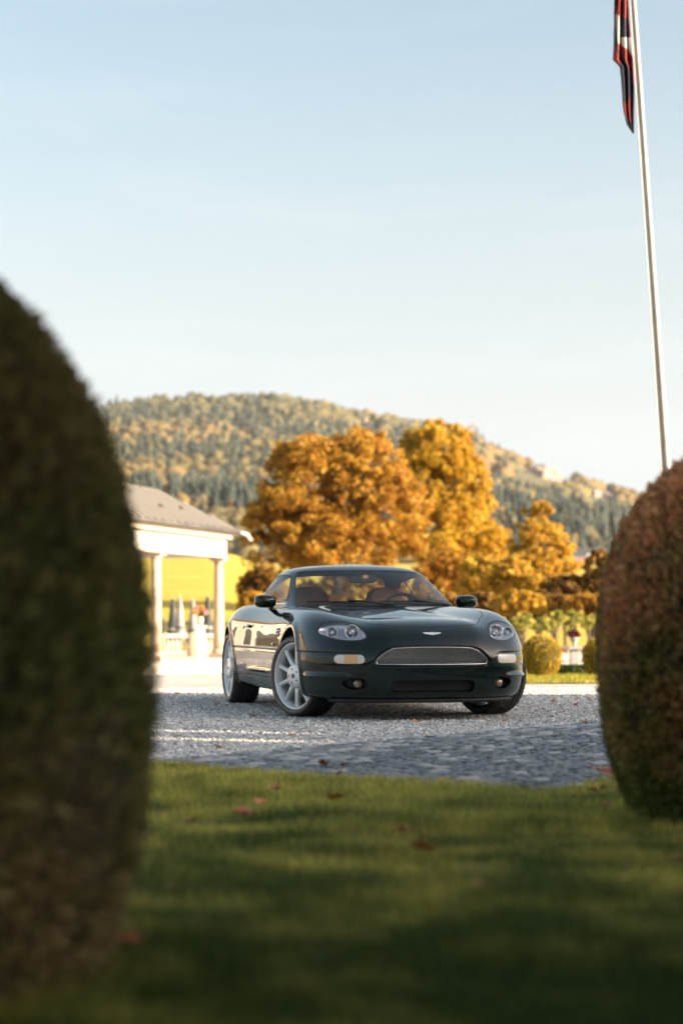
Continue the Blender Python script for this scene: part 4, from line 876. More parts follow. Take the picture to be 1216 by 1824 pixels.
def car_surfaces():
    G, vv, tt, t = loft(ROWS, 4, 0, 13, lambda T: np.concatenate([np.linspace(0, 2.3, 230)[:-1], np.linspace(2.3, T, 190)]))
    x, y, z = G[..., 0], G[..., 1], G[..., 2]
    du = np.gradient(G, axis=1); dv = np.gradient(G, axis=0); N = np.cross(du, dv); N /= np.maximum(np.linalg.norm(N, axis=2, keepdims=True), 1e-12)
    ss = lambda a, b, v: (lambda q: q*q*(3-2*q))(np.clip((v-a)/(b-a), 0, 1))
    d = np.zeros(x.shape)
    # raised centre nose carrying the grille, its shoulders running up beside the lamps
    d += .024*(1-ss(.33, .53, x+.10*np.clip(z-.56, 0, .3)))*ss(.40, .50, z)*(1-ss(-1.98, -1.60, y))
    # rolled wheel arch lips
    for cy in (YF, YR):
        r = np.hypot(y-cy, z-.335); d += .013*np.exp(-((r-.388)/.028)**2)*ss(.6, .75, x)
    # moulded strips low on the bumper corners and along the sills
    def loz(s0, s1, s, zc, hh):
        q = np.clip((s-s0)/(s1-s0), 0, 1); e = np.clip(1-(2*q-1)**4, 0, 1)
        return e*np.exp(-2.2*((z-zc)/hh)**2)
    side = (z < .5)
    d += .021*loz(-2.06, -1.60, y, .342+0*y, .023)*ss(.52, .68, x)*side
    d += .018*loz(-.45, .66, y, .342+0*y, .022)*(x > .7)*side
    # swage line along the flanks and the bumper joint
    d += -.007*np.exp(-((z-.517)/.009)**2)*ss(.50, .58, x)
    G = G + N*d[..., None]; G[:, 0, 0] = 0; G[:, -1, 0] = 0
    B = Surf.grid(G, vv, tt)
    GC, vc, tcc, tk = loft(CAB, 1, 230, 16)
    C = Surf.grid(GC, vc, tcc)
    return B, C, GC, vc, tcc, tk

HALF = lambda P: [(p[0], p[1]) for p in P] + [(-p[0], p[1]) for p in P[::-1]]
P_GRILLE = HALF([(0, .432), (.40, .434), (.428, .444), (.436, .460), (.418, .487), (.372, .524), (.328, .546), (.27, .557), (0, .563)])
P_RECESS = HALF([(0, .417), (.41, .418), (.450, .430), (.466, .458), (.442, .500), (.385, .545), (.34, .566), (.28, .574), (0, .580)])
P_LAMP = smooth_poly([(.797,.685),(.762,.728),(.70,.752),(.62,.756),(.55,.738),(.505,.70),(.488,.655),(.500,.627),(.555,.61),(.65,.610),(.735,.63),(.785,.656)])
P_HOOD = [(-.3,-2.035),(.0,-2.035),(.30,-1.995),(.415,-1.915),(.468,-1.80),(.515,-1.68),(.585,-1.55),(.64,-1.3),(.668,-.9),(.675,-.30),(-.3,-.3)]

def build_car():
    car = empty('sports_car', CAR_LOC, CAR_RZ)
    tag(car, 'dark green two-door sports coupe with silver multi-spoke wheels parked on gravel', 'car')
    B, C, GC, vc, tcc, tk = car_surfaces()
    from mathutils.bvhtree import BVHTree
    FB = B.both(); bvh = BVHTree.FromPolygons([tuple(v) for v in FB.V], FB.F)
    def nose(x, z, back=0.0):
        h = bvh.ray_cast(Vector((x, -4, z)), Vector((0, 1, 0)))
        return Vector((x, h[0].y+back, z)), h[1]
    def flank(y, z, sx, out=0.0):
        h = bvh.ray_cast(Vector((3*sx, y, z)), Vector((-sx, 0, 0)))
        return h[0]+Vector((sx*out, 0, 0)), h[1]
    def cut(s, f): return s.split(f(s.V[:, 0], s.V[:, 1], s.V[:, 2]))
    def front(phi, x, y, z): return np.where(y < -1.35, phi, np.maximum(phi, .5))
    # ---- holes
    Bd = B
    for cy in (YF, YR):
        _, B = cut(B, lambda x, y, z: np.where(x > .45, np.hypot(y-cy, z-.335)-.374, 1.0))
    k0 = int(np.argmin(np.abs(vc-.55))); plan = [(p[0], p[1]) for p in GC[k0, ::3]]; plan = plan + [(-p[0], p[1]) for p in plan[::-1]]
    _, B = cut(B, lambda x, y, z: np.where(z > .8, sd_poly(plan, x, y), 1.0))
    shell = B
    _, B = cut(B, lambda x, y, z: front(sd_poly(P_RECESS, x, z), x, y, z))
    _, shell = cut(shell, lambda x, y, z: front(sd_poly(P_RECESS, x, z), x, y, z))
    intake = lambda x, y, z: front(sd_poly([(-.285, .264), (.285, .264), (.285, .270), (-.285, .270)], x, z, .044), x, y, z)
    fog = lambda x, y, z: front(sd_poly(smooth_poly([(.50, .29), (.53, .325), (.60, .330), (.655, .315), (.668, .285), (.63, .252), (.57, .242), (.52, .255)]), x, z), x, y, z)
    for f in (intake, fog):
        _, B = cut(B, f); _, shell = cut(shell, f)
    turn = lambda x, y, z: front(sd_poly([(.555, .470), (.69, .470), (.69, .474), (.555, .474)], x, z, .033), x, y, z)
    turn_pc, B = cut(B, turn)
    lampf = lambda r: (lambda x, y, z: front(sd_poly(P_LAMP, x, z, r), x, y, z))
    lamp_pc, B = cut(B, lampf(.004)); _, shell = cut(shell, lampf(-.004))
    # ---- panels
    gap = .0024
    bumper, up = cut(B, lambda x, y, z: np.where(y < -.95, z-.517, 1.0))
    bumper_r, up = cut(up, lambda x, y, z: np.where(y > 1.55, z-.60, 1.0))
    def panel(s, phi, g=gap):
        a, o = cut(s, lambda x, y, z: phi(x, y, z)+g); _, o = cut(o, lambda x, y, z: phi(x, y, z)-g); return a, o
    hood, up = panel(up, lambda x, y, z: np.where((z > .55) & (y < -.2), sd_poly(P_HOOD, x, y), .5))
    P_DOOR = [(-.47, .30), (-.475, .45), (-.46, .60), (-.43, .74), (-.40, 1.2), (.86, 1.2), (.85, .80), (.82, .60), (.74, .40), (.66, .30), (-.40, .285)]
    door, up = panel(up, lambda x, y, z: np.where(x > .5, sd_poly(P_DOOR, y, z), .5))
    sill, up = panel(up, lambda x, y, z: np.where((y > YF) & (y < YR), z-.285, .5), .0015)
    fender, quarter = panel(up, lambda x, y, z: y-.2, 0.0001)
    hood.both().obj('hood', PAINT, car, .012)
    fb = bumper.both().obj('front_bumper', PAINT, car, .03)
    bumper_r.both().obj('rear_bumper', PAINT, car, .012)
    inner = shell.offset(-.016).both().obj('inner_shell', BLACK, car)
    doors = {}
    for sx in (-1, 1):
        mm = (lambda s: s.mirror()) if sx < 0 else (lambda s: s)
        mm(fender).obj('front_fender', PAINT, car, .03); mm(quarter).obj('rear_quarter', PAINT, car, .03)
        mm(sill).obj('sill', PAINT, car, .012); doors[sx] = mm(door).obj('door', PAINT, car, .012)
        # handle, side vent strakes, marker lamp
        hp, _ = flank(.60, .715, sx, .012)
        hb = MB(); hb.tube([hp+Vector((0, dy, 0)) for dy in (-.075, -.06, 0, .06, .075)], [.006, .014, .016, .014, .006], 10)
        hb.build('door_handle', CHROME, doors[sx], True)
        kb = MB(); c, _ = flank(.745, .70, sx, .001); kb.lathe([(.0, 0), (.016, 0), (.016, .004), (0, .006)], 14, Matrix.Translation(c) @ Matrix.Rotation(R(90)*sx, 4, 'Y')); kb.build('lock_barrel', CHROME, doors[sx], True)
        vb = MB(); ps = [flank(-.70+dy, .665+dz, sx, .002)[0] for dy, dz in ((-.06, -.035), (.12, -.035), (.13, .03), (-.03, .04))]
        vb.add(ps + [p-Vector((sx*.006, 0, 0)) for p in ps], [(0, 1, 2, 3), (3, 2, 1, 0), (0, 1, 5, 4), (1, 2, 6, 5), (2, 3, 7, 6), (3, 0, 4, 7)])
        vent = vb.build('side_vent', BLACK, car)
        for dz in (-.012, .014):
            sb = MB(); sb.tube([flank(-.76, .665+dz, sx, .006)[0], flank(-.66, .665+dz, sx, .009)[0], flank(-.575, .665+dz, sx, .006)[0]], [.004, .006, .004], 8); sb.build('strake', CHROME, vent, True)
        mb = MB(); c, _ = flank(-.545, .565, sx, .004)
        mb.tube([c+Vector((0, -.03, 0)), c+Vector((0, -.022, 0)), c+Vector((0, .022, 0)), c+Vector((0, .03, 0))], [.006, .013, .013, .006], 10)
        mb.build('side_marker', mat('amber lens', (.55, .17, .02), .15, coat=1), car, True)
    # ---- grille
    gr = empty('grille', parent=car)
    P = smooth_poly(P_GRILLE[1:8] + [(0, .563)] + [(-p[0], p[1]) for p in P_GRILLE[1:8][::-1]] + [(0, .432)], 6)
    rb = MB(); rb.tube([nose(p[0], p[1], .030)[0] for p in P], .0045, 8, closed=True); rb.build('chrome_surround', CHROME, gr, True)
    # woven wire mesh, clipped to the opening
    wires = MB()
    def seg_clip(a, b):
        n = 60; xs = np.linspace(a[0], b[0], n); zs = np.linspace(a[1], b[1], n); ins = sd_poly(P, xs, zs) < 0; out = []; cur = []
        for i in range(n):
            if ins[i]: cur.append((xs[i], zs[i]))
            elif cur:
                out.append(cur); cur = []
        if cur: out.append(cur)
        return [c for c in out if len(c) > 1]
    step = .0135
    for s_ in (1, -1):
        for k in range(-48, 49):
            x0 = k*step; a = (x0-.08*s_, .42); b = (x0+.08*s_, .58)
            for c in seg_clip(a, b):
                q = [c[0], c[len(c)//2], c[-1]]
                wires.tube([nose(x, z, .040+.002*s_)[0] for x, z in q], .0019, 4, caps=False)
    w = wires.build('wire_mesh', mat('steel mesh', (.50, .48, .46), .25, 1.0), gr); w['kind'] = 'stuff'
    bb = MB(); bp = [nose(p[0], p[1], .085)[0] for p in smooth_poly(P_RECESS[1:8] + [(0, .580)] + [(-p[0], p[1]) for p in P_RECESS[1:8][::-1]] + [(0, .417)], 3)]
    bb.add(bp, [tuple(range(len(bp)))]); bb.build('grille_backing', mat('dark radiator', (.012, .011, .010), .7), gr)
    # recess flange joining body edge and chrome ring
    Po = smooth_poly(P_RECESS[1:8] + [(0, .580)] + [(-p[0], p[1]) for p in P_RECESS[1:8][::-1]] + [(0, .417)], 6)
    V = [nose(p[0], p[1], .012)[0] for p in Po] + [nose(p[0], p[1], .036)[0] for p in P]; n = len(P)
    fl = mesh_np('recess_flange', np.array(V), [(i, (i+1) % n, n+(i+1) % n, n+i) for i in range(n)], True, [PAINT]); link('recess_flange', fl, gr)
    # ---- lower intake, fog lamps
    ib = MB(); ib.box((0, nose(0, .267)[0].y+.11, .267), (.70, .02, .14)); ib.build('lower_intake', BLACK, car)
    ib = MB(); ib.box((0, nose(0, .267)[0].y+.06, .222), (.62, .07, .012)); ib.build('intake_floor', PAINT, car)
    for sx in (-1, 1):
        fg = empty('fog_light', parent=car)
        c, nn = nose(.555*sx, .288, .045)
        fbk = MB(); fbk.box((.585*sx, c.y+.06, .287), (.24, .02, .13), rz=-.45*-sx); fbk.build('housing', BLACK, fg)
        lb = MB(); Mx = Matrix.Translation(c) @ Matrix.Rotation(R(90), 4, 'X')
        lb.lathe([(.034, -.05), (.034, 0), (.030, .006), (.0, .012)], 20, Mx); lb.build('lens', mat('fog lens', (.32, .24, .17), .12, .35, 1), fg, True)
        lb = MB(); lb.lathe([(.040, -.05), (.040, .002), (.034, .002)], 20, Mx, cap=False); lb.build('bezel', BLACK, fg, True)
    # ---- direction indicators
    for sx in (-1, 1):
        pc = turn_pc if sx > 0 else turn_pc.mirror()
        def ph(s, r): x, y, z = abs(s.V[:, 0]), s.V[:, 1], s.V[:, 2]; return sd_poly([(.555, .470), (.69, .470), (.69, .474), (.555, .474)], x, z, r)
        lens, ring = pc.split(ph(pc, .0275))
        root = ring.offset(.003).obj('turn_signal', mat('indicator rim', (.45, .43, .40), .2, .8), car, .01)
        am, cl = lens.split(np.abs(np.abs(lens.V[:, 0])-.615)-.045)
        cl.offset(.004).obj('clear_lens', mat('clear ribbed lens', (.55, .50, .44), .12, .2, 1, bump=(220, .5, .002)), root)
        if sx < 0: am.offset(.004).obj('amber_lens', mat('amber bulb lens', (.62, .33, .13), .15, .1, 1, bump=(220, .5, .002)), root)
        else: am.offset(.004).obj('clear_lens', MATS['clear ribbed lens'], root)
    # ---- headlights
    for sx in (-1, 1):
        hl = empty('headlight', parent=car)
        pc = lamp_pc if sx > 0 else lamp_pc.mirror()
        def ph(s, r): return sd_poly(P_LAMP, np.abs(s.V[:, 0]), s.V[:, 2], r)
        lens, ring = pc.split(ph(pc, -.007))
        ring.offset(-.001).obj('seal', GASKET, hl, .02); lens.offset(-.001).obj('lens', LENSG, hl)
        # bowl behind the lens
        E = lens.offset(-.004); bd = E.boundary(); nxt = dict(bd); s0 = bd[0][0]; loop = [s0]
        while nxt[loop[-1]] != s0 and len(loop) < len(bd): loop.append(nxt[loop[-1]])
        Lp = E.V[loop]; ctr = Lp.mean(0)+np.array([0, .085, -.005]); rings = [Lp, Lp*.72+ctr*.28+np.array([0, .035, 0]), Lp*.35+ctr*.65+np.array([0, .03, 0])]
        V = np.concatenate(rings); n = len(loop); F = []
        for a in range(2): F += [(a*n+i, a*n+(i+1) % n, (a+1)*n+(i+1) % n, (a+1)*n+i) for i in range(n)]
        F.append(tuple(range(2*n, 3*n)))
        link('bowl', mesh_np('bowl', V, F, True, [mat('lamp bowl', (.62, .62, .68), .30, .6)]), hl)
        for nm, (px, pz), rad in (('main_reflector', (.575, .678), .052), ('outer_reflector', (.705, .672), .040)):
            c, nn = nose(px*sx, pz, .028 if px < .6 else .036); dirv = Vector((.10*sx, -1, .12)).normalized(); Mx = Matrix.Translation(c) @ dirv.to_track_quat('Z', 'Y').to_matrix().to_4x4()
            b = MB(); b.lathe([(rad, .0), (rad*1.06, .006), (rad, .010), (rad*.93, .004), (rad*.80, -.012), (rad*.5, -.028), (.0, -.034)], 28, Mx, cap=False); ro = b.build(nm, mat('lamp reflector', (.70, .70, .72), .10, 1.0), hl, True)
            b = MB(); b.lathe([(rad*.42, -.03), (rad*.42, -.006), (rad*.30, .004), (0, .008)], 20, Mx, cap=False); b.build('bulb_cover', mat('bulb glass', (.55, .58, .62), .05, .5, 1), ro, True)
    # ---- emblem: a small pair of spread wings
    half = [(0, .013), (.016, .010), (.045, .0105), (.075, .0085), (.062, .001), (.044, -.004), (.022, -.006), (.012, -.0085), (0, -.0095)]
    poly = half + [(-a, b) for a, b in half[::-1][1:-1]]
    V = [nose(a, .664+b, -.003)[0] for a, b in poly]; V2 = [nose(a, .664+b, .004)[0] for a, b in poly]; n = len(poly)
    eb = MB(); eb.add(V+V2, [tuple(range(n))] + [(i, n+i, n+(i+1) % n, (i+1) % n) for i in range(n)]); eb.build('wing_emblem', mat('enamel silver', (.75, .75, .76), .35, .2), car)
    # ---- chin spoiler and floor
    cb = []; n = 41
    for i in range(n):
        a = -1+2*i/(n-1); x = .72*a; h = bvh.ray_cast(Vector((x, -4, .20)), Vector((0, 1, 0)))[0]; cb.append((x, h.y+.035))
    V = [(x, y, .172) for x, y in cb]+[(x, y, .142) for x, y in cb]+[(x, y+.10, .142) for x, y in cb]+[(x, y+.10, .172) for x, y in cb]
    F = []
    for a in range(4): F += [(a*n+i, a*n+i+1, ((a+1) % 4)*n+i+1, ((a+1) % 4)*n+i) for i in range(n-1)]
    link('chin_spoiler', mesh_np('chin_spoiler', np.array(V), F, True, [BLACK]), car)
    ub = MB(); ub.box((0, 0, .21), (1.36, 3.6, .07)); ub.build('underfloor', BLACK, car)
    eb = MB(); eb.box((.03, -1.35, .150), (.42, .5, .05)); eb.build('engine_undertray', BLACK, car)
    # ---- wheel wells
    for cy in (YF, YR):
        for sx in (-1, 1):
            prof = []; V = []; n = 26
            for xx in (.30, .86 if cy == YF else .87):
                for i in range(n):
                    a = math.pi*1.15*i/(n-1)-math.pi*.075; V.append((xx*sx, cy+.372*math.cos(a), .335+.372*math.sin(a)))
            F = [(i, i+1, n+i+1, n+i) for i in range(n-1)]+[tuple(range(n))]
            link('wheel_liner', mesh_np('wheel_liner', np.array(V), F, True, [BLACK]), car)
    # ---- cabin
    t = C.A[:, 0]
    T3, T5, T7, T8, TE = tk[3], tk[5], tk[7], tk[8], tk[-1]
    VS = .125
    def rbox(s, a0, a1, b0, b1, r): # rounded box in (arc length, row) space
        u = s.A[:, 0]; v = s.A[:, 1]*VS; cx, cy2 = (a0+a1)/2, (b0+b1)*VS/2; hx, hy = (a1-a0)/2-r, (b1-b0)*VS/2-r
        qx = np.abs(u-cx)-hx; qy = np.abs(v-cy2)-hy
        return np.hypot(np.maximum(qx, 0), np.maximum(qy, 0))+np.minimum(np.maximum(qx, qy), 0)-r
    def rpoly(s, P, r): return sd_poly([(a, b*VS) for a, b in P], s.A[:, 0], s.A[:, 1]*VS, r)
    wsf = lambda r: (lambda s: rbox(s, -2, T3-.045, .62, 4.05, .03)-r)
    rwf = lambda r: (lambda s: rbox(s, T8-.03, TE+2, .75, 4.35, .04)-r)
    SW = [(T3+.085, 1.30), (T3+.060, 3.62), (T3+.22, 3.80), (T5+.10, 3.78), (T7-.10, 3.35), (T7+.20, 1.75), (T7+.17, 1.35), (T5, 1.22)]
    swf = lambda r: (lambda s: rpoly(s, SW, -.02+r))
    rest = C
    pieces = {}
    for nm, f, g in (('windscreen', wsf, .022), ('rear_window', rwf, .022), ('side', swf, .016)):
        pc, rest = rest.split(f(g)(rest)); gl, seal = pc.split(f(0)(pc)); pieces[nm] = (gl, seal)
    ws = pieces['windscreen'][0].both().obj('windscreen', GLASS, car); pieces['windscreen'][1].both().offset(.0015).obj('seal', GASKET, ws)
    rw = pieces['rear_window'][0].both().obj('rear_window', GLASS, car); pieces['rear_window'][1].both().offset(.0015).obj('seal', GASKET, rw)
    for sx in (-1, 1):
        gl, seal = pieces['side']
        if sx < 0: gl, seal = gl.mirror(), seal.mirror()
        pf = lambda q: q.V[:, 1]-.16*(q.V[:, 2]-1.0)-.80
        dg, q = gl.split(pf(gl)+.014); bp, qg = q.split(pf(q)-.014)
        o = dg.obj('door_window', GLASS, car); seal.offset(.0015).obj('seal', GASKET, o)
        qo = qg.obj('quarter_window', GLASS, car); bp.offset(.002).obj('pillar_trim', GASKET, qo)
    low, rest2 = rest.split(rest.A[:, 1]-.62)
    roof = rest2.both().obj('roof', PAINT, car)
    low.both().obj('cowl', PAINT, roof)
    rest2.both().offset(-.022).obj('headliner', LINER, roof)
    # ---- cabin furniture
    tb = MB(); tb.V = []; tub = [(-.66, -.55), (.66, -.55), (.68, 1.45), (-.68, 1.45)]
    tb.add([(x, y, .26) for x, y in tub]+[(x, y, .86) for x, y in tub], [(0, 1, 2, 3), (0, 4, 5, 1), (1, 5, 6, 2), (2, 6, 7, 3), (3, 7, 4, 0)]); tb.build('cabin_tub', TRIM, car)
    db = MB(); prof = [(-.70, .84), (-.52, .895), (-.33, .90), (-.22, .86), (-.20, .78), (-.22, .55), (-.60, .5)]
    db.prism([(p[0], p[1]) for p in prof], -.66, .66, Matrix(((0, 0, 1, 0), (1, 0, 0, 0), (0, 1, 0, 0), (0, 0, 0, 1)))); db.build('dashboard', TRIM, car, bevel=.02)
    bn = MB(); bn.box((.36, -.36, .905), (.40, .22, .05)); bn.build('instrument_binnacle', TRIM, car, bevel=.02)
    def seat(x, yb, zt, w):
        se = empty('seat', (x, yb, 0), 0, car)
        sec = [(-.62, .40, .92), (-.60, .52, .95), (-.12, .46, 1.0), (0.0, .44, 1.0), (.06, .62, .98), (.12, .80, .92), (.165, .92, .74), (.19, 1.0, .62), (.20, zt-.015, .45), (.205, zt, .2)]
        V = []; n = 18
        for k, (yy, zz, ww) in enumerate(sec):
            for th in range(2):
                for i in range(n):
                    a = -1+2*i/(n-1); curve = .05*abs(a)**2.5
                    dd = (-.06 if th == 0 else .06)
                    nx = (0, dd, 0) if k > 3 else (0, 0, -dd)
                    edge = (1-abs(a)**6)
                    V.append((a*w/2*ww, yy+nx[1]*edge-(curve if k > 3 else 0), zz+nx[2]*edge+(curve if k <= 3 else 0)))
        F = []; st = 2*n
        for k in range(len(sec)-1):
            for i in range(n-1):
                F.append((k*st+i, k*st+i+1, (k+1)*st+i+1, (k+1)*st+i)); F.append((k*st+n+i, (k+1)*st+n+i, (k+1)*st+n+i+1, k*st+n+i+1))
            F.append((k*st, (k+1)*st, (k+1)*st+n, k*st+n)); F.append((k*st+n-1, k*st+2*n-1, (k+1)*st+2*n-1, (k+1)*st+n-1))
        kk = (len(sec)-1)*st; F += [(kk+i, kk+i+1, kk+n+i+1, kk+n+i) for i in range(n-1)]
        link('seat_shell', mesh_np('seat_shell', np.array(V), F, True, [LEATHER]), se)
        return se
    seat(-.36, .38, 1.055, .56); seat(.36, .38, 1.055, .56)
    rs = MB(); rs.box((0, 1.0, .62), (1.15, .16, .46)); rs.build('rear_bench', LEATHER, car, bevel=.05)
    sh = MB(); sh.box((0, 1.33, .875), (1.16, .46, .03)); sh.build('parcel_shelf', TRIM, car)
    sw = empty('steering_wheel', (.36, -.06, .82), 0, car); sw.rotation_euler = (R(66), 0, 0)
    b = MB(); b.tube([(.185*math.cos(a), .185*math.sin(a), 0) for a in np.linspace(0, 2*math.pi, 37)[:-1]], .016, 10, closed=True); b.build('wheel_rim', BLACK, sw, True)
    b = MB(); b.lathe([(.0, -.03), (.06, -.03), (.065, .0), (.0, .01)], 20); b.build('boss', TRIM, sw, True)
    for a in (R(0), R(180), R(270), R(225)):
        b = MB(); b.tube([(.05*math.cos(a), .05*math.sin(a), 0), (.18*math.cos(a), .18*math.sin(a), 0)], .011, 8); b.build('spoke', BLACK, sw, True)
    rm = MB()
    rm.prism([(.12*math.copysign(abs(math.cos(a))**.5, math.cos(a)), .034*math.copysign(abs(math.sin(a))**.55, math.sin(a))) for a in np.linspace(0, 2*math.pi, 33)[:-1]], -.015, .02, Matrix.Translation((0.0, -.03, 1.115)) @ Matrix.Rotation(R(82), 4, 'X'))
    rmo = rm.build('interior_mirror', TRIM, car, bevel=.006)
    b = MB(); b.tube([(0, -.02, 1.14), (0, -.045, 1.175)], .012, 8); b.build('mirror_stem', TRIM, rmo, True)
    b = MB(); b.box((.018, -.052, 1.135), (.060, .004, .032)); b.build('sticker', mat('orange sticker', (.65, .22, .05), .5), rmo)
    b = MB(); b.box((.018, -.0545, 1.137), (.02, .004, .02)); b.build('sticker_centre', mat('white sticker', (.75, .72, .68), .5), rmo)
    # ---- wipers lie on the screen
    nC = len(tcc)
    def onscreen(x, v, off):
        # point on the windscreen at row v and lateral x
        k = int(np.argmin(np.abs(vc-v))); row = GC[k]; j = int(np.argmin(np.abs(row[:nC//3, 0]-abs(x))))
        q0 = row[j]; a = GC[min(k+1, len(GC)-1), j]-GC[k-1, j]; bb_ = row[j+1]-row[max(j-1, 0)]; nn = np.cross(bb_, a); nn = nn/np.linalg.norm(nn)
        p = Vector(q0+nn*off)
        if x < 0: p.x = -p.x
        return p
    for (xa, xb, va, vb, xp) in ((-.60, .02, 1.0, .92, -.12), (-.05, .55, 1.05, .90, .42)):
        wr = empty('wiper', parent=car)
        pts = [onscreen(xa+(xb-xa)*k/10, va+(vb-va)*k/10+.06*math.sin(math.pi*k/10), .012) for k in range(11)]
        b = MB(); b.tube(pts, .0055, 6); b.build('blade', GASKET, wr)
        b = MB(); b.tube([onscreen(xb+.05, .45, .015), onscreen((xa+xb)/2+.1, .72, .03), onscreen((xa+xb)/2, .98, .022)], [.012, .008, .006], 8); b.build('arm', BLACK, wr, True)
    # ---- door mirrors
    for sx in (-1, 1):
        mr = empty('door_mirror', (sx*.885, -.17, .922), R(-8)*sx, car)
        V = []; n, mlat = 28, 14
        for i in range(mlat+1):
            ph_ = -math.pi/2+math.pi*i/mlat
            for j in range(n):
                a = 2*math.pi*j/n
                pw = lambda c, e: math.copysign(abs(c)**e, c)
                xx = pw(math.cos(ph_), .7)*pw(math.cos(a), .65)*.094; zz = pw(math.cos(ph_), .7)*pw(math.sin(a), .65)*.056; yy = math.sin(ph_)
                yy = yy*.085 if yy < 0 else yy*.035
                V.append((xx*(1+.1*sx*0), yy, zz-.02*abs(xx/.1)**2*(xx*sx > 0)*0))
        F = [(i*n+j, i*n+(j+1) % n, (i+1)*n+(j+1) % n, (i+1)*n+j) for i in range(mlat) for j in range(n)]
        link('mirror_shell', mesh_np('mirror_shell', np.array(V), F, True, [PAINT]), mr)
        b = MB(); b.tube([(-sx*.045, .0, -.05), (-sx*.09, .02, -.085), (-sx*.135, .035, -.105)], [.024, .020, .030], 10); b.build('mirror_stalk', PAINT, mr, True)
        b = MB(); b.prism([(.085*math.copysign(abs(math.cos(a))**.6, math.cos(a)), .047*math.copysign(abs(math.sin(a))**.6, math.sin(a))) for a in np.linspace(0, 2*math.pi, 29)[:-1]], 0, .004, Matrix.Translation((0, .036, 0)) @ Matrix.Rotation(R(90), 4, 'X')); b.build('mirror_glass', CHROME, mr)
    # ---- door shut-line trim: bright window-sill strip
    for sx in (-1, 1):
        k = int(np.argmin(np.abs(vc-.95))); pts = [Vector((sx*(p[0]+.004), p[1], p[2])) for p in GC[k] if -.30 < p[1] < 1.12 and p[0] > .5][::3]
        b = MB(); b.tube(pts, .0045, 6); b.build('sill_trim', CHROME, doors[sx], True)
    # ---- wheels
    def wheel():
        w = empty('wheel')
        Mx = Matrix.Rotation(R(-90), 4, 'Y')      # z of the lathe -> -x (outer face)
        hw = .122
        # tread band with circumferential grooves and shoulder sipes
        prof = [(.300, -hw-.003), (.316, -hw+.010), (.3235, -hw+.030)]
        for g in (-.062, -.021, .021, .062): prof += [(.325, g-.0065), (.3165, g-.0055), (.3165, g+.0055), (.325, g+.0065)]
        prof += [(.3235, hw-.030), (.316, hw-.010), (.300, hw+.003)]
        n = 216; V = []
        for q, (r, z) in enumerate(prof):
            for j in range(n):
                jj = (j+int(abs(z)*60)) % 3; rr = r
                if jj == 0 and r > .313 and abs(z) > .03: rr = r-.0075
                a = 2*math.pi*(j+.25*(jj == 0))/n; V.append(Mx @ Vector((rr*math.cos(a), rr*math.sin(a), z)))
        F = [(i*n+j, i*n+(j+1) % n, (i+1)*n+(j+1) % n, (i+1)*n+j) for i in range(len(prof)-1) for j in range(n)]
        ty = link('tyre', mesh_np('tyre', np.array([tuple(v) for v in V]), F, False, [RUBBER]), w)
        b = MB(); b.lathe([(.300, hw+.003), (.292, hw+.006), (.284, hw+.0075), (.278, hw+.0065), (.272, hw+.004), (.266, hw-.004), (.262, hw-.012)], 96, Mx, cap=False); b.build('sidewall', SIDEWALL, ty, True)
        b = MB(); b.lathe([(.262, -hw+.012), (.275, -hw-.003), (.300, -hw-.003)], 64, Mx, cap=False); b.build('inner_sidewall', RUBBER, ty, True)
        b = MB(); b.lathe([(.250, -hw+.01), (.235, -.05), (.230, .03), (.236, .085), (.249, .098), (.252, .108), (.262, .114), (.2655, .110), (.266, .104)], 96, Mx, cap=False); b.build('rim', SILVER, w, True)
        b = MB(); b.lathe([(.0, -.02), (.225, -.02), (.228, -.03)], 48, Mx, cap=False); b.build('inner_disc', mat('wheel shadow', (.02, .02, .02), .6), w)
        b = MB(); b.lathe([(.09, .0), (.168, .0), (.168, .018), (.09, .018)], 48, Mx, cap=False); b.build('brake_disc', mat('brake steel', (.25, .23, .21), .35, 1), w, autos=30)
        for k in range(10):
            a0 = 2*math.pi*k/10; ca, sa = math.cos(a0), math.sin(a0); V = []
            for (r, hwid, zt, th) in ((.060, .030, .092, .05), (.100, .024, .096, .045), (.150, .0175, .098, .040), (.200, .0150, .098, .036), (.242, .021, .096, .040)):
                for (tt_, zz) in ((-hwid, zt-th), (-hwid, zt-.012), (-hwid*.35, zt), (hwid*.35, zt), (hwid, zt-.012), (hwid, zt-th)):
                    V.append(Mx @ Vector((r*ca-tt_*sa, r*sa+tt_*ca, zz)))
            F = [(i*6+j, i*6+j+1, (i+1)*6+j+1, (i+1)*6+j) for i in range(4) for j in range(5)]
            o = link('spoke', mesh_np('spoke', np.array([tuple(v) for v in V]), F, True, [SILVER]), w); o.data.set_sharp_from_angle(angle=R(40))
        b = MB(); b.lathe([(.100, .06), (.100, .098), (.094, .112), (.078, .119), (.055, .122), (.0, .123)], 40, Mx, cap=False); hb = b.build('hub_cap', SILVER, w, True)
        b = MB(); b.lathe([(.020, .120), (.020, .1255), (.015, .127), (0, .1265)], 24, Mx, cap=False); b.build('hub_badge', mat('hub badge', (.16, .15, .14), .3, .6), hb, True)
        for k in range(5):
            a = 2*math.pi*k/5+.3; c = Mx @ Vector((.056*math.cos(a), .056*math.sin(a), .121)); b = MB(); b.lathe([(.0085, -.004), (.0085, .0022), (0, .0022)], 12, Matrix.Translation(c) @ Mx, cap=False); b.build('wheel_bolt', mat('bolt hole', (.12, .12, .12), .4, .7), hb)
        return w
    STEER = R(24)
    w0 = wheel()
    for i, (x, y, rz) in enumerate(((-.765, YF, STEER), (.765, YF, math.pi+STEER), (-.775, YR, 0), (.775, YR, math.pi))):
        w = w0 if i == 0 else copy_tree(w0)
        w.parent = car; w.location = (x, y, ZW); w.rotation_euler = (R(17*i), 0, rz)
        w.rotation_mode = 'XYZ'
    return car
CAR = build_car()
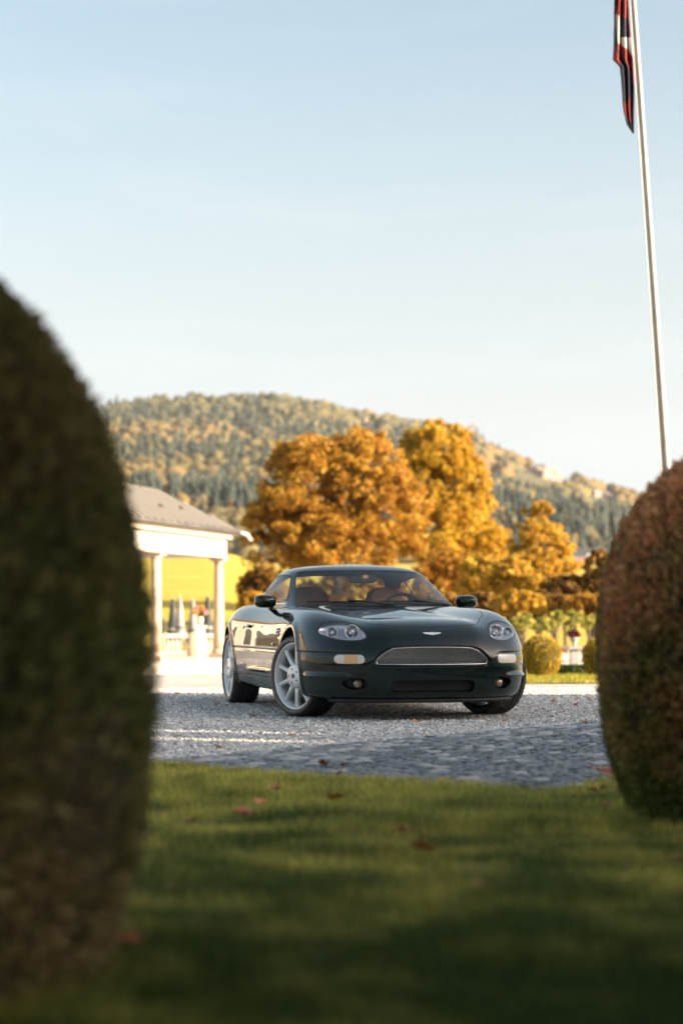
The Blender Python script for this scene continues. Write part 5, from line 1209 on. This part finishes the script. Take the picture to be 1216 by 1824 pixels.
# ------------------------------------------------------------------ fallen leaves
def fallen_mesh(seed):
    rg = np.random.default_rng(seed); out = []; n = 14
    for j in range(n):
        a = 2*math.pi*j/n; r = (1.0 if j % 2 == 0 else .68)*(1+.12*rg.normal()); out.append((.052*r*math.cos(a), .040*r*math.sin(a)))
    V = [(0, 0, .004)]+[(x*.5, y*.5, .006+.012*abs(y)/.04*rg.random()) for x, y in out]+[(x, y, .006+.9*(x*x+2*y*y)*6*(.5+rg.random())) for x, y in out]+[(.07, 0, .01), (.07, .003, .01), (.03, .003, .006)]
    F = [(0, 1+j, 1+(j+1) % n) for j in range(n)]+[(1+j, 1+n+j, 1+n+(j+1) % n, 1+(j+1) % n) for j in range(n)]+[(0, 2*n+1, 2*n+2, 2*n+3)]
    return V, F
LM = [mat('fallen leaf red brown', (.40, .10, .045), .6, noise=(30, (.50, .15, .06))), mat('fallen leaf orange', (.58, .22, .07), .6, noise=(30, (.66, .28, .09))), mat('fallen leaf tan', (.36, .22, .11), .6, noise=(30, (.45, .28, .14)))]
LME = [mesh_np('fallen_leaf', np.array(fallen_mesh(k)[0]), fallen_mesh(k)[1], True, [LM[k % 3]]) for k in range(6)]
def ground_at(px, py):
    # march the camera ray down to the terrain
    dn = (py-1099)/3520.; y = CAM_H/dn
    for _ in range(8): y = (CAM_H-tz((px-608)/3520.*y, y))/dn
    return (px-608)/3520.*y, y
leaves = [  # photo position, colour, size, what singles it out
 (490, 1446, 0, 1.0, 'upper red-brown leaf of the cluster on the lawn below the left front wheel'), (437, 1494, 0, 1.1, 'large dark red leaf lying lowest in the left lawn cluster'), (597, 1465, 1, 1.2, 'bright orange leaf on the lawn below the left headlight'), (466, 1472, 1, .8, 'small orange leaf between two red leaves on the left lawn'),
 (340, 1508, 2, .7, 'tan leaf on the lawn close to the left topiary'), (716, 1526, 0, .8, 'small red-brown leaf on the lawn below the grille'), (752, 1562, 0, 1.0, 'red-brown leaf on the darker lawn right of centre'), (318, 1640, 2, .7, 'tan leaf low on the lawn beside the left topiary'), (852, 1634, 2, .6, 'tan leaf on the dark lawn at lower right'), (690, 1560, 1, .5, 'tiny orange leaf on the lawn in mid picture'),
 (1066, 1410, 1, 1.1, 'orange leaf at the lawn corner by the right topiary'), (1088, 1416, 0, 1.2, 'large red-brown leaf touching the right topiary foot'), (1063, 1447, 1, .9, 'orange leaf on the grass left of the right topiary foot'), (1106, 1404, 0, 1.0, 'red-brown leaf behind the right topiary foot'), (1074, 1480, 0, .7, 'small red leaf in the grass before the right topiary'), (1206, 1585, 2, .8, 'tan leaf at the right edge of the lawn'), (228, 1742, 0, .9, 'dim red leaf under the left topiary'),
 (318, 1238, 1, .7, 'orange leaf on the gravel shadow edge at far left'), (330, 1254, 2, .8, 'tan leaf on the gravel left of the rear wheel'), (346, 1252, 1, .7, 'orange leaf right beside a tan one left of the rear wheel'), (386, 1257, 2, .8, 'tan leaf on the gravel nearest the rear wheel'), (449, 1277, 2, .9, 'tan leaf on the gravel just left of the front wheel'), (1024, 1258, 0, .8, 'red-brown leaf on the gravel near the right topiary'),
 (1048, 1250, 1, .8, 'orange leaf on the gravel closest to the right topiary'), (983, 1252, 1, .7, 'orange leaf on the gravel right of the right front wheel'), (898, 1287, 1, .7, 'orange leaf on the gravel below the right front wheel'), (390, 1342, 2, .8, 'tan leaf on the gravel below the strips of sunlight'), (574, 1372, 0, .7, 'red-brown leaf on the left end of the cobbles'), (612, 1374, 1, .7, 'orange leaf on the cobbles below the left fog lamp'),
 (604, 1389, 1, .7, 'orange leaf on the cobbles nearest the lawn edge'), (520, 1313, 1, .6, 'orange leaf at the end of the sunlight strip'), (1040, 1290, 0, .9, 'red-brown leaf on the far right cobbles'), (870, 1362, 2, .8, 'tan leaf in the middle of the cobbles'), (738, 1288, 1, .6, 'orange leaf on the gravel before the lower intake'), (535, 1247, 1, .6, 'orange leaf behind the left front wheel'), (786, 1404, 1, .7, 'orange leaf on the cobbles beside the lawn right of centre')]
for i, (px, py, k, s, lab) in enumerate(leaves):
    x, y = ground_at(px, py); lawn_ = bool(sd_poly(LAWN_POLY, np.array([x]), np.array([y]))[0] < 0)
    if lawn_: x, y = ground_at(px, py-8)
    o = link('fallen_leaf', LME[k+3*(i % 2)], None, (x, y, tz(x, y)+(.074 if lawn_ else .034 if py > 1340 else .013)), (R(RNG.normal(0, 13)), R(RNG.normal(0, 13)), RNG.random()*6.3)); o.scale = (s, s, s)
    tag(o, lab, 'leaf', 'fallen leaves on the lawn' if lawn_ else 'fallen leaves on the gravel and cobbles')

# ------------------------------------------------------------------ air: faint autumn haze over the whole valley
hz = MB(); hz.box((0, 1500, 165), (4400, 3300, 350))
hm = bpy.data.materials.new('valley haze'); hm.use_nodes = True; hm.node_tree.nodes.clear()
ho = hm.node_tree.nodes.new('ShaderNodeOutputMaterial'); pv = hm.node_tree.nodes.new('ShaderNodeVolumePrincipled'); pv.inputs['Density'].default_value = .000045; pv.inputs['Color'].default_value = (.92, .95, 1.0, 1); pv.inputs['Anisotropy'].default_value = .2
hm.node_tree.links.new(pv.outputs[0], ho.inputs['Volume'])
hazeo = hz.build('haze', hm); tag(hazeo, 'pale haze in the valley air', 'haze', kind='stuff')
